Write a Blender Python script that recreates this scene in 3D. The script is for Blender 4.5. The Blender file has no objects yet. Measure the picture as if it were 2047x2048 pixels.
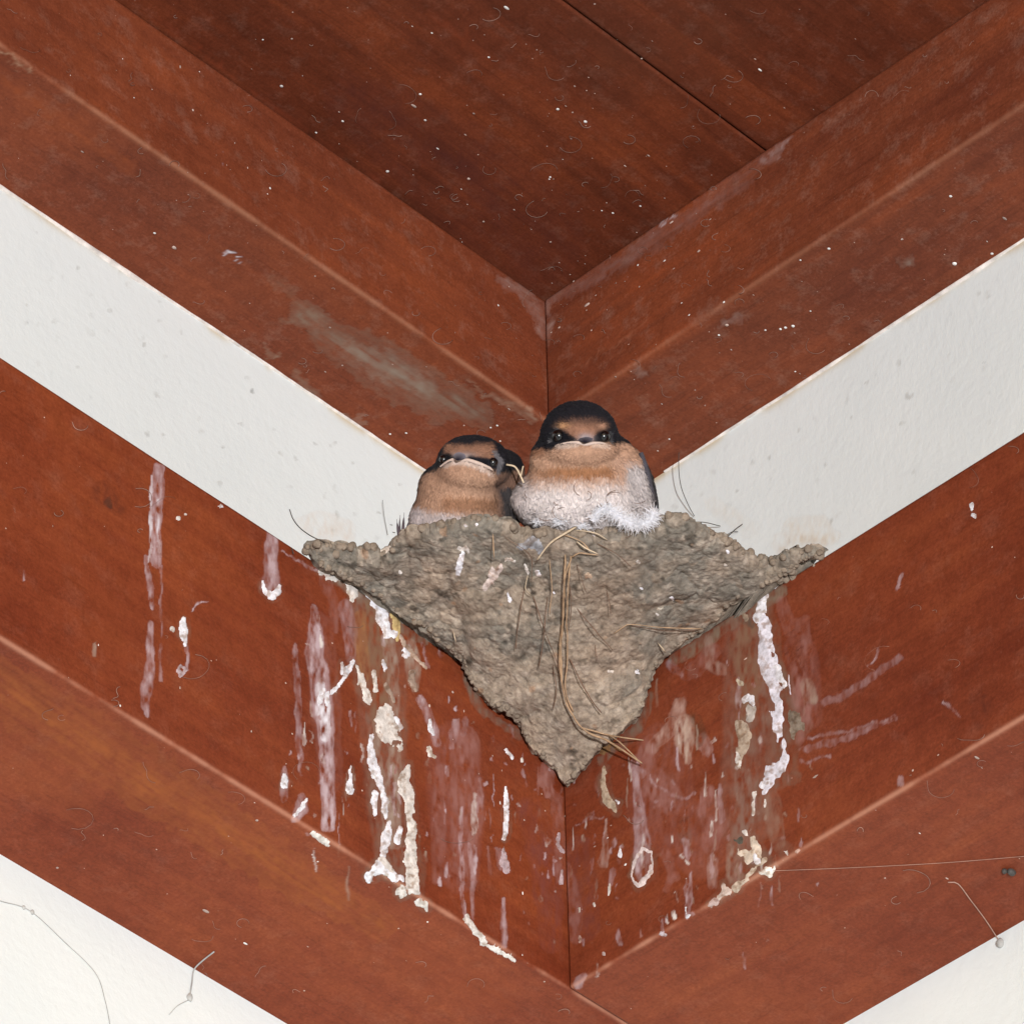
import bpy, math, random
import numpy as np
from mathutils import Vector, Matrix
from mathutils.bvhtree import BVHTree
random.seed(7); RNG = np.random.default_rng(11)
scene = bpy.context.scene
C = scene.collection
S = 0.00013                      # metres per modelling unit (0.13 mm)
Z0 = 3.2                         # height of the eaves corner above the floor, metres

# ------------------------------------------------------------------ camera
AZ, EL, RO = math.radians(43.156), math.radians(41.6442), math.radians(-1.3366)
F = 12317.55
fw = np.array([math.cos(AZ)*math.cos(EL), math.sin(AZ)*math.cos(EL), math.sin(EL)])
r0 = np.array([math.sin(AZ), -math.cos(AZ), 0.0]); u0 = np.cross(r0, fw)
rt = math.cos(RO)*r0 + math.sin(RO)*u0
up = -math.sin(RO)*r0 + math.cos(RO)*u0
CAM = -fw*F + rt*(-60.9356) + up*(-1.9284)
cd = bpy.data.cameras.new('camera'); cam = bpy.data.objects.new('camera', cd); C.objects.link(cam)
cd.sensor_fit = 'HORIZONTAL'; cd.sensor_width = 36; cd.lens = 36*F/2047
cd.clip_start = 0.05; cd.clip_end = 200
M = Matrix(((rt[0], up[0], -fw[0], CAM[0]*S), (rt[1], up[1], -fw[1], CAM[1]*S),
            (rt[2], up[2], -fw[2], CAM[2]*S+Z0), (0, 0, 0, 1)))
cam.matrix_world = M
scene.camera = cam

# ------------------------------------------------------------------ world, flash, exposure
w = bpy.data.worlds.new("World"); scene.world = w; w.use_nodes = True
nt = w.node_tree; nt.nodes.clear()
sky = nt.nodes.new('ShaderNodeTexSky'); sky.sky_type = 'NISHITA'; sky.sun_disc = False
sky.sun_elevation = math.radians(12); sky.sun_rotation = math.radians(225)
bg = nt.nodes.new('ShaderNodeBackground'); bg.inputs[1].default_value = 0.10
bg2 = nt.nodes.new('ShaderNodeBackground')      # added pale fill below the horizon, standing in for floor bounce light
bg2.inputs[0].default_value = (0.93, 0.97, 1.0, 1); bg2.inputs[1].default_value = 0.35
tc = nt.nodes.new('ShaderNodeTexCoord'); sp = nt.nodes.new('ShaderNodeSeparateXYZ')
mr = nt.nodes.new('ShaderNodeMapRange'); mr.inputs[1].default_value = -0.06; mr.inputs[2].default_value = 0.06
mx = nt.nodes.new('ShaderNodeMixShader'); wo = nt.nodes.new('ShaderNodeOutputWorld')
nt.links.new(tc.outputs['Generated'], sp.inputs[0]); nt.links.new(sp.outputs[2], mr.inputs[0])
nt.links.new(mr.outputs[0], mx.inputs[0]); nt.links.new(sky.outputs[0], bg.inputs[0])
nt.links.new(bg2.outputs[0], mx.inputs[1]); nt.links.new(bg.outputs[0], mx.inputs[2])
nt.links.new(mx.outputs[0], wo.inputs[0])
sd = bpy.data.lights.new('flash', 'SUN'); sd.energy = 3.45; sd.angle = math.radians(1.2); sd.color = (0.97, 0.98, 1.0)
flash = bpy.data.objects.new('flash', sd); C.objects.link(flash)
ld = fw - up*math.tan(math.radians(13)) - rt*math.tan(math.radians(7))      # camera flash as a directional lamp, from above right of the lens
flash.rotation_euler = Vector(ld).to_track_quat('-Z', 'Y').to_euler(); flash.location = (-1, -1, Z0-1)
vs = scene.view_settings; vs.view_transform = 'Standard'; vs.look = 'None'; vs.gamma = 1; vs.exposure = 0.15

# ------------------------------------------------------------------ levels of the woodwork (modelling units)
WL, WU = 420.0, 269.0            # how far the lower beam and upper trim stand out from the wall
Z1, Z3, Z4, Z6 = -1647.5, -1039.9, -105.05, 224.4
FAR = 9000.0

# ------------------------------------------------------------------ geometry helpers
def proj(P):
    d = np.atleast_2d(P) - CAM; z = d @ fw
    return np.stack([1023.5 + F*(d@rt)/z, 1024 - F*(d@up)/z], 1)
def ray(x, y):
    x = np.asarray(x, float); y = np.asarray(y, float)
    d = fw[None] + ((x.ravel()-1023.5)/F)[:, None]*rt[None] + ((1024-y.ravel())/F)[:, None]*up[None]
    return d                                             # unit depth rays
def at(x, y, depth):                                     # depth along the view axis
    return CAM[None] + ray(x, y)*np.asarray(depth, float).reshape(-1, 1)
def dplane(x, y, ax, val):
    d = ray(x, y); return (val - CAM[ax])/d[:, ax]
def onplane(x, y, ax, val): return at(x, y, dplane(x, y, ax, val))

def _h(ix, iy, iz, s):
    n = (ix*374761393 + iy*668265263 + iz*2147483647 + s*1274126177) & 0xffffffff
    n = ((n ^ (n >> 13))*1274126177) & 0xffffffff
    return ((n ^ (n >> 16)) & 0xffffff)/float(0xffffff)
def vnoise(P, sc, seed=0):
    P = np.asarray(P, float)/sc
    if P.shape[1] == 2: P = np.c_[P, np.zeros(len(P))]
    i = np.floor(P).astype(np.int64); f = P - i; f = f*f*(3-2*f)
    out = 0
    for a in (0, 1):
        for b in (0, 1):
            for c in (0, 1):
                wt = (f[:, 0] if a else 1-f[:, 0])*(f[:, 1] if b else 1-f[:, 1])*(f[:, 2] if c else 1-f[:, 2])
                out = out + wt*_h(i[:, 0]+a, i[:, 1]+b, i[:, 2]+c, seed)
    return out
def fbm(P, sc, seed=0, o=4):
    a = 0; t = 0; k = 1.0
    for j in range(o):
        a = a + k*vnoise(P, sc/2**j, seed+j*17); t += k; k *= .5
    return a/t
def worley(P, sc, seed=0):
    P = np.asarray(P, float)/sc; i = np.floor(P).astype(np.int64)
    f1 = np.full(len(P), 9.); f2 = f1.copy(); idv = np.zeros(len(P))
    for a in (-1, 0, 1):
        for b in (-1, 0, 1):
            for c in (-1, 0, 1):
                q = i + (a, b, c)
                s = np.stack([_h(q[:, 0], q[:, 1], q[:, 2], seed+k) for k in range(3)], 1) + q
                d = np.linalg.norm(P-s, axis=1); m = d < f1
                f2 = np.where(m, f1, np.minimum(f2, d)); f1 = np.where(m, d, f1)
                idv = np.where(m, _h(q[:, 0], q[:, 1], q[:, 2], seed+9), idv)
    return f1, f2, idv

def empty(name, loc, label, cat, group=None):
    o = bpy.data.objects.new(name, None); C.objects.link(o); o.empty_display_size = .01
    o.location = (loc[0]*S, loc[1]*S, loc[2]*S+Z0)
    tag(o, label, cat, group); return o
def tag(o, label=None, cat=None, group=None, kind=None):
    if label: o['label'] = label
    if cat: o['category'] = cat
    if group: o['group'] = group
    if kind: o['kind'] = kind
    return o
def mk(name, V, Fc, mat, parent=None, col=None, smooth=True, origin=None):
    V = np.asarray(V, float)
    if parent is not None: og = np.array(parent.location) if parent.parent is None else np.array(parent['_o'])
    elif origin is not None: og = np.array(origin)*S + (0, 0, Z0)
    else:
        c = V.mean(0); og = c*S + (0, 0, Z0)
    W = V*S + (0, 0, Z0) - og
    me = bpy.data.meshes.new(name); me.from_pydata(W.tolist(), [], [list(map(int, f)) for f in Fc])
    me.update()
    if smooth: me.polygons.foreach_set('use_smooth', [True]*len(me.polygons))
    if col is not None:
        at_ = me.color_attributes.new('Col', 'FLOAT_COLOR', 'POINT')
        at_.data.foreach_set('color', np.asarray(col, np.float32).ravel())
    for m in (mat if isinstance(mat, list) else [mat]): me.materials.append(m)
    o = bpy.data.objects.new(name, me); C.objects.link(o)
    if parent is not None: o.parent = parent
    else: o.location = og
    o['_o'] = og.tolist()
    return o
def gridfaces(n, m, off=0):
    i = np.arange(n-1)[:, None]; j = np.arange(m-1)[None]
    a = (i*m+j+off).ravel(); return np.stack([a, a+1, a+m+1, a+m], 1)
def tube(path, r, n=6, flat=1.0):
    """path: (k,3) ; r scalar or (k,)"""
    P = np.asarray(path, float); k = len(P); r = np.broadcast_to(r, (k,))
    T = np.gradient(P, axis=0); T /= np.linalg.norm(T, axis=1)[:, None]+1e-9
    A = -fw[None]; N1 = np.cross(T, A); N1 /= np.linalg.norm(N1, axis=1)[:, None]+1e-9; N2 = np.cross(T, N1)
    V = []
    for j in range(n):
        a = 2*math.pi*j/n
        V.append(P + (N1*math.cos(a) + N2*math.sin(a)*flat)*r[:, None])
    V = np.stack(V, 1).reshape(-1, 3); Fc = []
    for i in range(k-1):
        for j in range(n): Fc.append([i*n+j, i*n+(j+1) % n, (i+1)*n+(j+1) % n, (i+1)*n+j])
    Fc.append(list(range(n))[::-1]); Fc.append([(k-1)*n+j for j in range(n)])
    return V, Fc
def smooth_path(pts, step=4.0):
    P = np.asarray(pts, float)
    if len(P) > 2:
        Q = np.vstack([2*P[0]-P[1], P, 2*P[-1]-P[-2]]); out = []
        for i in range(1, len(Q)-2):
            m = max(2, int(np.linalg.norm(Q[i+1]-Q[i])/step))
            t = np.linspace(0, 1, m, endpoint=False)[:, None]
            a, b, c, d = Q[i-1], Q[i], Q[i+1], Q[i+2]
            out.append(.5*((2*b) + (-a+c)*t + (2*a-5*b+4*c-d)*t*t + (-a+3*b-3*c+d)*t**3))
        return np.vstack(out+[P[-1:]])
    m = max(2, int(np.linalg.norm(P[1]-P[0])/step)); t = np.linspace(0, 1, m+1)[:, None]
    return P[0]*(1-t)+P[1]*t
def join(parts):
    V = []; Fc = []; o = 0
    for v, f in parts:
        V.append(np.asarray(v)); Fc += [[i+o for i in q] for q in f]; o += len(v)
    return np.vstack(V), Fc

# ------------------------------------------------------------------ materials
class NB:
    def __init__(s, name):
        s.m = bpy.data.materials.new(name); s.m.use_nodes = True; s.t = s.m.node_tree
        s.p = s.t.nodes['Principled BSDF']
    def n(s, ty, **k):
        q = s.t.nodes.new(ty)
        for a, b in k.items(): setattr(q, a, b)
        return q
    def l(s, a, b): s.t.links.new(a, b)
    def coord(s, scale):
        c = s.n('ShaderNodeTexCoord'); mp = s.n('ShaderNodeMapping'); mp.inputs['Scale'].default_value = scale
        s.l(c.outputs['Object'], mp.inputs[0]); return mp.outputs[0]
    def noise(s, scale, detail=4, rough=.55, dist=0.0, sc=1.0):
        q = s.n('ShaderNodeTexNoise'); q.inputs['Scale'].default_value = sc; q.inputs['Detail'].default_value = detail
        q.inputs['Roughness'].default_value = rough; q.inputs['Distortion'].default_value = dist
        s.l(s.coord(scale), q.inputs['Vector']); return q.outputs['Fac']
    def ramp(s, fac, stops):
        r = s.n('ShaderNodeValToRGB'); e = r.color_ramp.elements
        while len(e) < len(stops): e.new(.5)
        for i, (p, c) in enumerate(stops):
            e[i].position = p; e[i].color = tuple(c)+(1,) if len(c) == 3 else c
        s.l(fac, r.inputs[0]); return r.outputs[0]
    def mix(s, a, b, fac, mode='MIX'):
        q = s.n('ShaderNodeMix', data_type='RGBA', blend_type=mode)
        for inp, v in ((q.inputs[0], fac), (q.inputs[6], a), (q.inputs[7], b)):
            if isinstance(v, bpy.types.NodeSocket): s.l(v, inp)
            elif isinstance(v, (int, float)): inp.default_value = v
            else: inp.default_value = tuple(v)+(1,)
        return q.outputs[2]
    def math(s, op, a, b=0.0):
        q = s.n('ShaderNodeMath', operation=op)
        for i, v in enumerate((a, b)):
            if isinstance(v, bpy.types.NodeSocket): s.l(v, q.inputs[i])
            else: q.inputs[i].default_value = v
        return q.outputs[0]
    def bump(s, h, dist, strength=1.0, prev=None):
        b = s.n('ShaderNodeBump'); b.inputs['Distance'].default_value = dist; b.inputs['Strength'].default_value = strength
        s.l(h, b.inputs['Height'])
        if prev is not None: s.l(prev, b.inputs['Normal'])
        return b.outputs[0]
K = 1/S                                                   # object coords (m) -> units
def wood(name, axis, dark, mid, light, attr=True, rough=.42, streak=1.0, speck=.35, blotch=(.5, .5)):
    b = NB(name)
    def sc(al, ac):                                       # frequencies along and across the grain, per unit
        v = [ac*K]*3; v[axis] = al*K; return v
    n1 = b.noise(sc(.0011, .017), 5, .6, .6); n2 = b.noise(sc(.004, .075), 3, .6, .2); n3 = b.noise((.0028*K,)*3, 4, .55)
    f = b.math('ADD', b.math('MULTIPLY', n1, .62*streak), b.math('MULTIPLY', n2, .20*streak))
    f = b.math('ADD', f, b.math('MULTIPLY', n3, .60))
    f = b.math('ADD', f, .5 - (.41*streak+.30))
    col = b.ramp(f, [(.30, dark), (.5, mid), (.70, light)])
    # thin dark pores along the grain
    n4 = b.noise(sc(.006, .16), 2, .5)
    pores = b.ramp(n4, [(.30, (.70, .66, .62)), (.42, (1, 1, 1))]); col = b.mix(col, pores, .55*streak, 'MULTIPLY')
    # faint dust film
    n5 = b.noise((.02*K,)*3, 5, .7); dst = b.ramp(n5, [(.52, (0, 0, 0)), (.78, (1, 1, 1))])
    col = b.mix(col, (.30, .19, .145), b.math('MULTIPLY', dst, speck))
    n8 = b.noise((.16*K,)*3, 4, .75); mo = b.ramp(n8, [(.30, (.80, .78, .76)), (.70, (1.18, 1.2, 1.22))]); col = b.mix(col, mo, 1.0, 'MULTIPLY')
    n9 = b.noise((.035*K,)*3, 5, .65, .5); m9 = b.ramp(n9, [(.34, (.84, .82, .80)), (.60, (1.06, 1.07, 1.08))]); col = b.mix(col, m9, .8, 'MULTIPLY')
    n7 = b.noise((.11*K,)*3, 3, .8); d7 = b.ramp(n7, [(.66, (0, 0, 0)), (.74, (1, 1, 1))])
    col = b.mix(col, (.40, .28, .22), b.math('MULTIPLY', d7, speck))
    rg = b.math('ADD', b.math('MULTIPLY', n5, .3), rough-.12)
    if attr:
        a = b.n('ShaderNodeVertexColor', layer_name='Col'); col = b.mix(col, a.outputs[0], a.outputs[1])
        rg = b.math('ADD', rg, b.math('MULTIPLY', a.outputs[1], .25))
    b.l(col, b.p.inputs['Base Color']); b.l(rg, b.p.inputs['Roughness'])
    b.p.inputs['Specular IOR Level'].default_value = .10
    h = b.bump(n2, .00006, .6); h = b.bump(n5, .00008, .5, h)
    b.l(h, b.p.inputs['Normal']); return b.m
def paint(name, c1, c2, rough=.6):
    b = NB(name)
    n = b.noise((.004*K,)*3, 5, .6); col = b.ramp(n, [(.3, c1), (.7, c2)])
    n2 = b.noise((.03*K,)*3, 3, .7); spots = b.ramp(n2, [(.73, (0, 0, 0)), (.80, (1, 1, 1))])
    col = b.mix(col, (.42, .40, .35), b.math('MULTIPLY', spots, .25))
    a = b.n('ShaderNodeVertexColor', layer_name='Col'); col = b.mix(col, a.outputs[0], a.outputs[1])
    b.l(col, b.p.inputs['Base Color']); b.p.inputs['Roughness'].default_value = rough
    n3 = b.noise((.045*K,)*3, 4, .65); b.l(b.bump(n3, .0005, .34), b.p.inputs['Normal']); return b.m
def vcol(name, rough=.8, spec=.2, sheen=0.0, nz=None, bump=0.0, sss=0.0):
    b = NB(name); a = b.n('ShaderNodeVertexColor', layer_name='Col'); col = a.outputs[0]
    if nz:
        n = b.noise((nz*K,)*3, 5, .7); v = b.ramp(n, [(.3, (.62, .60, .58)), (.7, (1.25, 1.25, 1.25))])
        col = b.mix(col, v, 1.0, 'MULTIPLY')
        if bump: b.l(b.bump(n, bump, .8), b.p.inputs['Normal'])
    b.l(col, b.p.inputs['Base Color']); b.p.inputs['Roughness'].default_value = rough
    b.p.inputs['Specular IOR Level'].default_value = spec
    if sheen: b.p.inputs['Sheen Weight'].default_value = sheen
    if sss:
        b.p.inputs['Subsurface Weight'].default_value = sss; b.p.inputs['Subsurface Scale'].default_value = .001
    return b.m
def plain(name, c, rough=.6, spec=.3, var=.25, fq=.03):
    b = NB(name); n = b.noise((fq*K,)*3, 4, .6)
    col = b.ramp(n, [(.3, tuple(x*(1-var) for x in c)), (.7, tuple(min(1, x*(1+var)) for x in c))])
    b.l(col, b.p.inputs['Base Color']); b.p.inputs['Roughness'].default_value = rough
    b.p.inputs['Specular IOR Level'].default_value = spec; return b.m

M_beamL = wood('beam_varnish_left', 0, (.130, .0235, .010), (.185, .0395, .0155), (.245, .058, .020), speck=.10, streak=.6)
M_beamR = wood('beam_varnish_right', 1, (.125, .0245, .011), (.178, .0395, .0165), (.230, .056, .021), speck=.10, streak=.6)
M_trimL = wood('trim_varnish_left', 0, (.130, .031, .015), (.180, .044, .019), (.25, .060, .022), speck=.26, streak=.7)
M_trimR = wood('trim_varnish_right', 1, (.118, .029, .015), (.170, .044, .020), (.245, .058, .022), speck=.32, streak=.8)
M_ceil = wood('soffit_varnish', 0, (.078, .020, .0098), (.128, .031, .0138), (.200, .047, .0175), rough=.5, streak=.85, speck=.18)
M_wall = paint('cream_paint', (.675, .71, .70), (.715, .745, .73))
M_caulk = plain('caulk', (.66, .60, .55), .7, var=.3)
M_drop = vcol('dropping', .75, .25, nz=.07, bump=.0002)
M_film = vcol('bird_feather', .85, .06, sheen=.04)
M_mud = vcol('dried_mud', .95, .08, nz=.10, bump=.00045)
M_eye = plain('eye_black', (.0015, .0015, .002), .24, .7)
M_straw = plain('straw', (.36, .235, .14), .7, var=.35, fq=.05)
M_straw_pale = plain('straw_pale', (.50, .39, .27), .7, var=.3, fq=.05)
M_twig = plain('rootlet', (.15, .085, .055), .8, var=.4, fq=.05)
M_hair = plain('dark_hair', (.05, .045, .04), .6)
M_lint = plain('lint', (.26, .155, .12), .8, var=.5)
M_dust = plain('pale_dust', (.42, .31, .26), .8, var=.5, fq=.01)
M_speck = plain('speck', (.75, .70, .66), .7, var=.4, fq=.01)
M_web = plain('web_thread', (.34, .20, .15), .7)
M_down = plain('down', (.74, .73, .76), .8, var=.15)

# ------------------------------------------------------------------ marks on the woodwork (photo-measured, stored on the faces)
LIL = (.47, .36, .38); WHT = (.76, .75, .80); CRM = (.66, .61, .57); GRY = (.32, .235, .185); MAU = (.29, .135, .115); BRN = (.20, .11, .065); DRK = (.09, .022, .012)
PALE = (.42, .20, .13)
# kind, points (x, y, halfwidth), colour, strength
ORANGE = [([(-60,1340,60),(200,1500,70),(420,1640,60),(600,1760,50),(760,1850,30)], (.275,.080,.023), .75), ([(-40,1480,50),(160,1600,50)], (.24,.062,.02), .3), ([(820,1900,30),(1000,2000,40)], (.22,.05,.018), .5)]
FILM_L = [
 ([(627,1217,7),(632,1275,17),(628,1310,20),(641,1373,22),(647,1435,20),(653,1500,16),(655,1590,15),(657,1655,14)], LIL, .85),
 ([(641,1373,10),(647,1420,14),(650,1480,8)], WHT, .75),
 ([(592,1290,5),(594,1400,6),(598,1480,7),(603,1548,3)], LIL, .42),
 ([(317,936,13),(315,1000,14),(312,1060,13),(312,1128,9)], LIL, .72),
 ([(304,950,3),(301,1060,3),(299,1120,3)], WHT, .5), ([(318,1000,3),(316,1100,3)], WHT, .45),
 ([(292,1112,5),(297,1160,6),(305,1213,6)], LIL, .6), ([(322,1130,3),(323,1250,3),(321,1360,4)], LIL, .4),
 ([(301,1250,8),(300,1310,10),(295,1370,13),(290,1430,6)], LIL, .55),
 ([(545,1066,13),(541,1110,14),(540,1155,18),(542,1175,20)], LIL, .62),
 ([(384,1219,2),(395,1207,4),(413,1200,3)], LIL, .6), ([(373,1290,4),(375,1315,4),(374,1335,5)], LIL, .55),
 ([(188,1290,4),(189,1307,6)], GRY, .6), ([(47,1140,3),(48,1160,5)], LIL, .5),
 ([(690,1215,16),(700,1270,16),(702,1320,12)], LIL, .35),
 ([(745,1215,22),(750,1270,30),(757,1330,32),(762,1390,24),(760,1450,20)], BRN, .75),
 ([(720,1230,12),(724,1290,16),(730,1350,12)], (.30,.13,.05), .6),
 ([(775,1280,16),(785,1330,15),(788,1400,12),(790,1440,10)], GRY, .7),
 ([(820,1290,14),(825,1340,18),(830,1375,10)], GRY, .75), ([(845,1290,5),(857,1335,5)], LIL, .7),
 ([(841,1398,8),(856,1430,9),(866,1465,11),(874,1490,9)], LIL, .6),
 ([(912,1440,6),(906,1470,10),(902,1492,8)], LIL, .5), ([(930,1440,8),(925,1465,8)], LIL, .35),
 ([(790,1500,14),(785,1560,20),(783,1620,20),(785,1680,20)], GRY, .75),
 ([(755,1460,22),(745,1500,12),(762,1560,14)], GRY, .6),
 ([(930,1480,30),(930,1560,34),(935,1640,34),(925,1730,26)], MAU, .55),
 ([(880,1540,16),(878,1650,18),(872,1760,12)], MAU, .35),
 ([(920,1617,4),(921,1690,6),(923,1790,5),(930,1840,4)], LIL, .6),
 ([(940,1690,5),(946,1760,6),(945,1840,5)], LIL, .35),
 ([(960,1560,6),(957,1620,6)], LIL, .3),
 ([(949,1590,4),(949,1640,8),(949,1664,6)], CRM, .6),
 ([(1006,1795,5),(1007,1840,6),(1008,1892,7)], LIL, .5), ([(995,1700,5),(1000,1730,9),(1018,1745,5)], LIL, .35),
 ([(1098,1530,16),(1096,1565,16),(1096,1590,8)], MAU, .7),
 ([(1085,1560,10),(1112,1600,12),(1118,1680,14),(1120,1760,10)], MAU, .5),
 ([(601,1590,8),(603,1617,16),(590,1638,10)], LIL, .6), ([(569,1540,8),(570,1565,12),(568,1600,6)], LIL, .45),
 ([(672,1130,20),(690,1150,22),(712,1180,20)], GRY, .6),
 ([(640,1130,12),(665,1200,12),(672,1260,6)], MAU, .45),
 ([(215,1005,10),(218,1013,7)], (.05,.03,.02), .75), ([(205,985,24),(235,1015,20)], DRK, .45),
 ([(560,1100,3),(610,1130,3),(632,1143,4)], LIL, .45),
 ([(700,1420,4),(702,1450,3)], LIL, .6), ([(1018,1450,3),(1026,1472,3)], LIL, .3),
]
FILM_R = [
 ([(1360,1405,14),(1352,1440,16),(1330,1470,14),(1300,1500,12)], (.45,.30,.25), .6),
 ([(1366,1450,22),(1368,1485,20),(1375,1520,10)], (.50,.38,.31), .65),
 ([(1405,1485,18),(1412,1500,14)], (.42,.28,.26), .5),
 ([(1300,1485,16),(1285,1520,20),(1300,1560,34),(1340,1600,30)], MAU, .7), ([(1265,1535,12),(1285,1545,10)], LIL, .6),
 ([(1270,1550,9),(1275,1600,9),(1280,1650,15),(1283,1690,17),(1284,1740,20)], LIL, .62),
 ([(1212,1639,4),(1209,1680,7),(1206,1725,12)], (.42,.30,.26), .6),
 ([(1300,1560,3),(1330,1585,4),(1370,1600,4),(1390,1590,3)], LIL, .4),
 ([(1370,1680,7),(1374,1712,7)], LIL, .6), ([(1381,1744,4),(1378,1790,6),(1375,1830,6)], LIL, .6),
 ([(1415,1580,12),(1420,1620,28),(1430,1650,26),(1420,1690,18)], MAU, .65), ([(1440,1570,5),(1442,1640,8)], LIL, .4),
 ([(1488,1560,24),(1492,1600,26),(1488,1650,26),(1480,1700,22)], (.22,.13,.10), .65),
 ([(1540,1600,22),(1548,1650,20),(1556,1690,14)], (.25,.14,.10), .6),
 ([(1425,1720,10),(1425,1770,10)], (.40,.26,.23), .5), ([(1462,1700,14),(1470,1750,20)], GRY, .55),
 ([(1330,1710,10),(1345,1750,14),(1330,1780,8)], MAU, .45),
 ([(1600,1500,6),(1680,1480,8),(1740,1458,7),(1789,1435,5)], LIL, .3), ([(1618,1479,4),(1701,1459,4),(1785,1434,3)], LIL, .32),
 ([(1651,1405,8),(1701,1382,9),(1750,1350,8),(1799,1315,7)], LIL, .25), ([(1600,1525,4),(1660,1512,4)], LIL, .3),
 ([(1590,1330,12),(1600,1380,22),(1610,1440,16),(1600,1480,12)], MAU, .65), ([(1612,1370,12),(1620,1395,16),(1630,1400,8)], GRY, .55),
 ([(1500,1250,18),(1480,1300,26),(1500,1360,26),(1490,1420,24)], BRN, .6),
 ([(1560,1200,12),(1580,1260,16),(1610,1240,10),(1614,1300,12)], MAU, .45),
 ([(1430,1300,18),(1400,1330,20),(1370,1350,14)], (.28,.13,.11), .5), ([(1417,1280,10),(1420,1330,12),(1440,1340,14)], (.36,.24,.20), .5),
 ([(1340,1330,10),(1360,1350,6)], LIL, .3), ([(1480,1225,14),(1500,1245,10)], (.06,.05,.04), .7),
 ([(1605,1295,2.5),(1570,1308,2.5)], DRK, .8), ([(1390,1435,13),(1400,1470,16),(1398,1490,9)], (.10,.04,.02), .7),
 ([(1970,1395,9),(1972,1415,11)], DRK, .7), ([(1965,1410,24),(1960,1440,20)], DRK, .3),
 ([(1132,1730,9),(1150,1800,16),(1150,1880,14)], MAU, .5), ([(1150,1650,2),(1180,1640,3),(1205,1632,3)], LIL, .35),
 ([(1802,1150,3),(1794,1175,3)], LIL, .5), ([(1754,1298,3),(1748,1318,3),(1733,1332,3)], LIL, .6),
 ([(1882,1404,3),(1900,1415,4),(1918,1430,3)], LIL, .4), ([(1799,1555,4),(1800,1570,5)], LIL, .5),
 ([(1235,1860,4),(1240,1890,6)], LIL, .35), ([(1322,1840,4),(1325,1870,6)], LIL, .4),
 ([(1225,1740,6),(1222,1770,6)], LIL, .3), ([(1155,1968,10),(1166,1955,7)], LIL, .5),
]
# thick crusts: (points, colour, height)
RELIEF_L = [
 ([(733,1183,9),(750,1197,13),(765,1215,11),(762,1242,10),(775,1265,12),(790,1268,7)], WHT, 6),
 ([(694,1160,7),(704,1175,11),(712,1188,9),(706,1200,6)], CRM, 5),
 ([(643,1142,7),(655,1152,6),(675,1160,5)], CRM, 4),
 ([(789,1232,6),(793,1252,8),(797,1280,5)], (.55,.40,.18), 5),
 ([(715,1332,4),(724,1365,9),(735,1400,7)], CRM, 4), ([(748,1345,5),(752,1380,6)], CRM, 3),
 ([(770,1370,4),(782,1390,6),(788,1404,3)], GRY, 3),
 ([(778,1415,6),(772,1440,22),(778,1465,24),(798,1487,7)], CRM, 6), ([(790,1435,4),(803,1456,5)], WHT, 8),
 ([(808,1298,4),(812,1308,7)], WHT, 4), ([(766,1322,3),(770,1335,5),(768,1342,3)], WHT, 3),
 ([(826,1345,7),(823,1362,6),(832,1380,3)], GRY, 6), ([(800,1270,4),(812,1295,6),(828,1312,4),(852,1336,3)], (.45,.33,.26), 3),
 ([(743,1470,5),(741,1500,8),(744,1535,9),(757,1558,9),(766,1590,7),(772,1632,5)], WHT, 5),
 ([(815,1530,6),(807,1565,13),(819,1603,9),(821,1650,10),(820,1700,12),(824,1744,15),(828,1780,12)], CRM, 6),
 ([(749,1585,6),(747,1605,7),(751,1628,5)], WHT, 5),
 ([(779,1646,7),(772,1680,13),(765,1705,7)], WHT, 6), ([(800,1657,7),(795,1685,8)], WHT, 6),
 ([(739,1752,9),(765,1735,14),(785,1752,10),(800,1760,8)], WHT, 7), ([(765,1722,8),(778,1745,10)], CRM, 7),
 ([(801,1782,10),(806,1788,8)], CRM, 8), ([(568,1550,4),(570,1568,8)], WHT, 4),
 ([(590,1630,3),(606,1612,6),(612,1600,4)], WHT, 2.5), ([(703,1530,2),(699,1560,6),(699,1582,8)], WHT, 4),
 ([(684,1329,4),(685,1345,5),(706,1325,4),(690,1352,5),(676,1370,5),(664,1386,5)], WHT, 4),
 ([(643,1380,7),(640,1400,8)], WHT, 3), ([(655,1385,4),(653,1410,5)], WHT, 3),
 ([(1011,1575,2),(1013,1610,5),(1012,1660,5),(1007,1680,3)], WHT, 4), ([(1007,1700,3),(1008,1725,8),(1013,1740,8)], LIL, 3),
 ([(859,1440,3),(862,1458,5),(866,1470,3)], WHT, 3), ([(858,1495,4),(860,1508,6),(870,1514,4)], CRM, 3),
 ([(1012,1500,3),(1024,1516,4)], WHT, 3), ([(1042,1517,3),(1044,1523,3)], CRM, 2),
 ([(1117,1666,4),(1115,1690,7),(1126,1705,5)], LIL, 3), ([(1124,1740,5),(1122,1765,5)], LIL, 3),
 ([(368,1240,6),(366,1268,8),(372,1290,3)], WHT, 3.5), ([(345,1258,4),(346,1260,4)], CRM, 3),
 ([(526,1168,4),(532,1184,7),(545,1192,8),(556,1183,7),(558,1172,4)], WHT, 4),
 ([(356,1340,4),(364,1349,4),(372,1340,3),(363,1332,3),(356,1340,3)], LIL, 2.5),
 ([(441,1012,4),(443,1013,4)], WHT, 3), ([(355,1036,4),(357,1037,4)], CRM, 3), ([(371,1027,3),(372,1029,3)], CRM, 2),
 ([(623,1668,4),(640,1678,6),(655,1687,5)], CRM, 3), ([(935,1838,7),(950,1862,8),(968,1885,6)], CRM, 3),
 ([(968,1888,5),(995,1902,6),(1026,1920,5)], CRM, 3), ([(838,1806,7),(850,1812,9)], CRM, 4),
]
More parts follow.
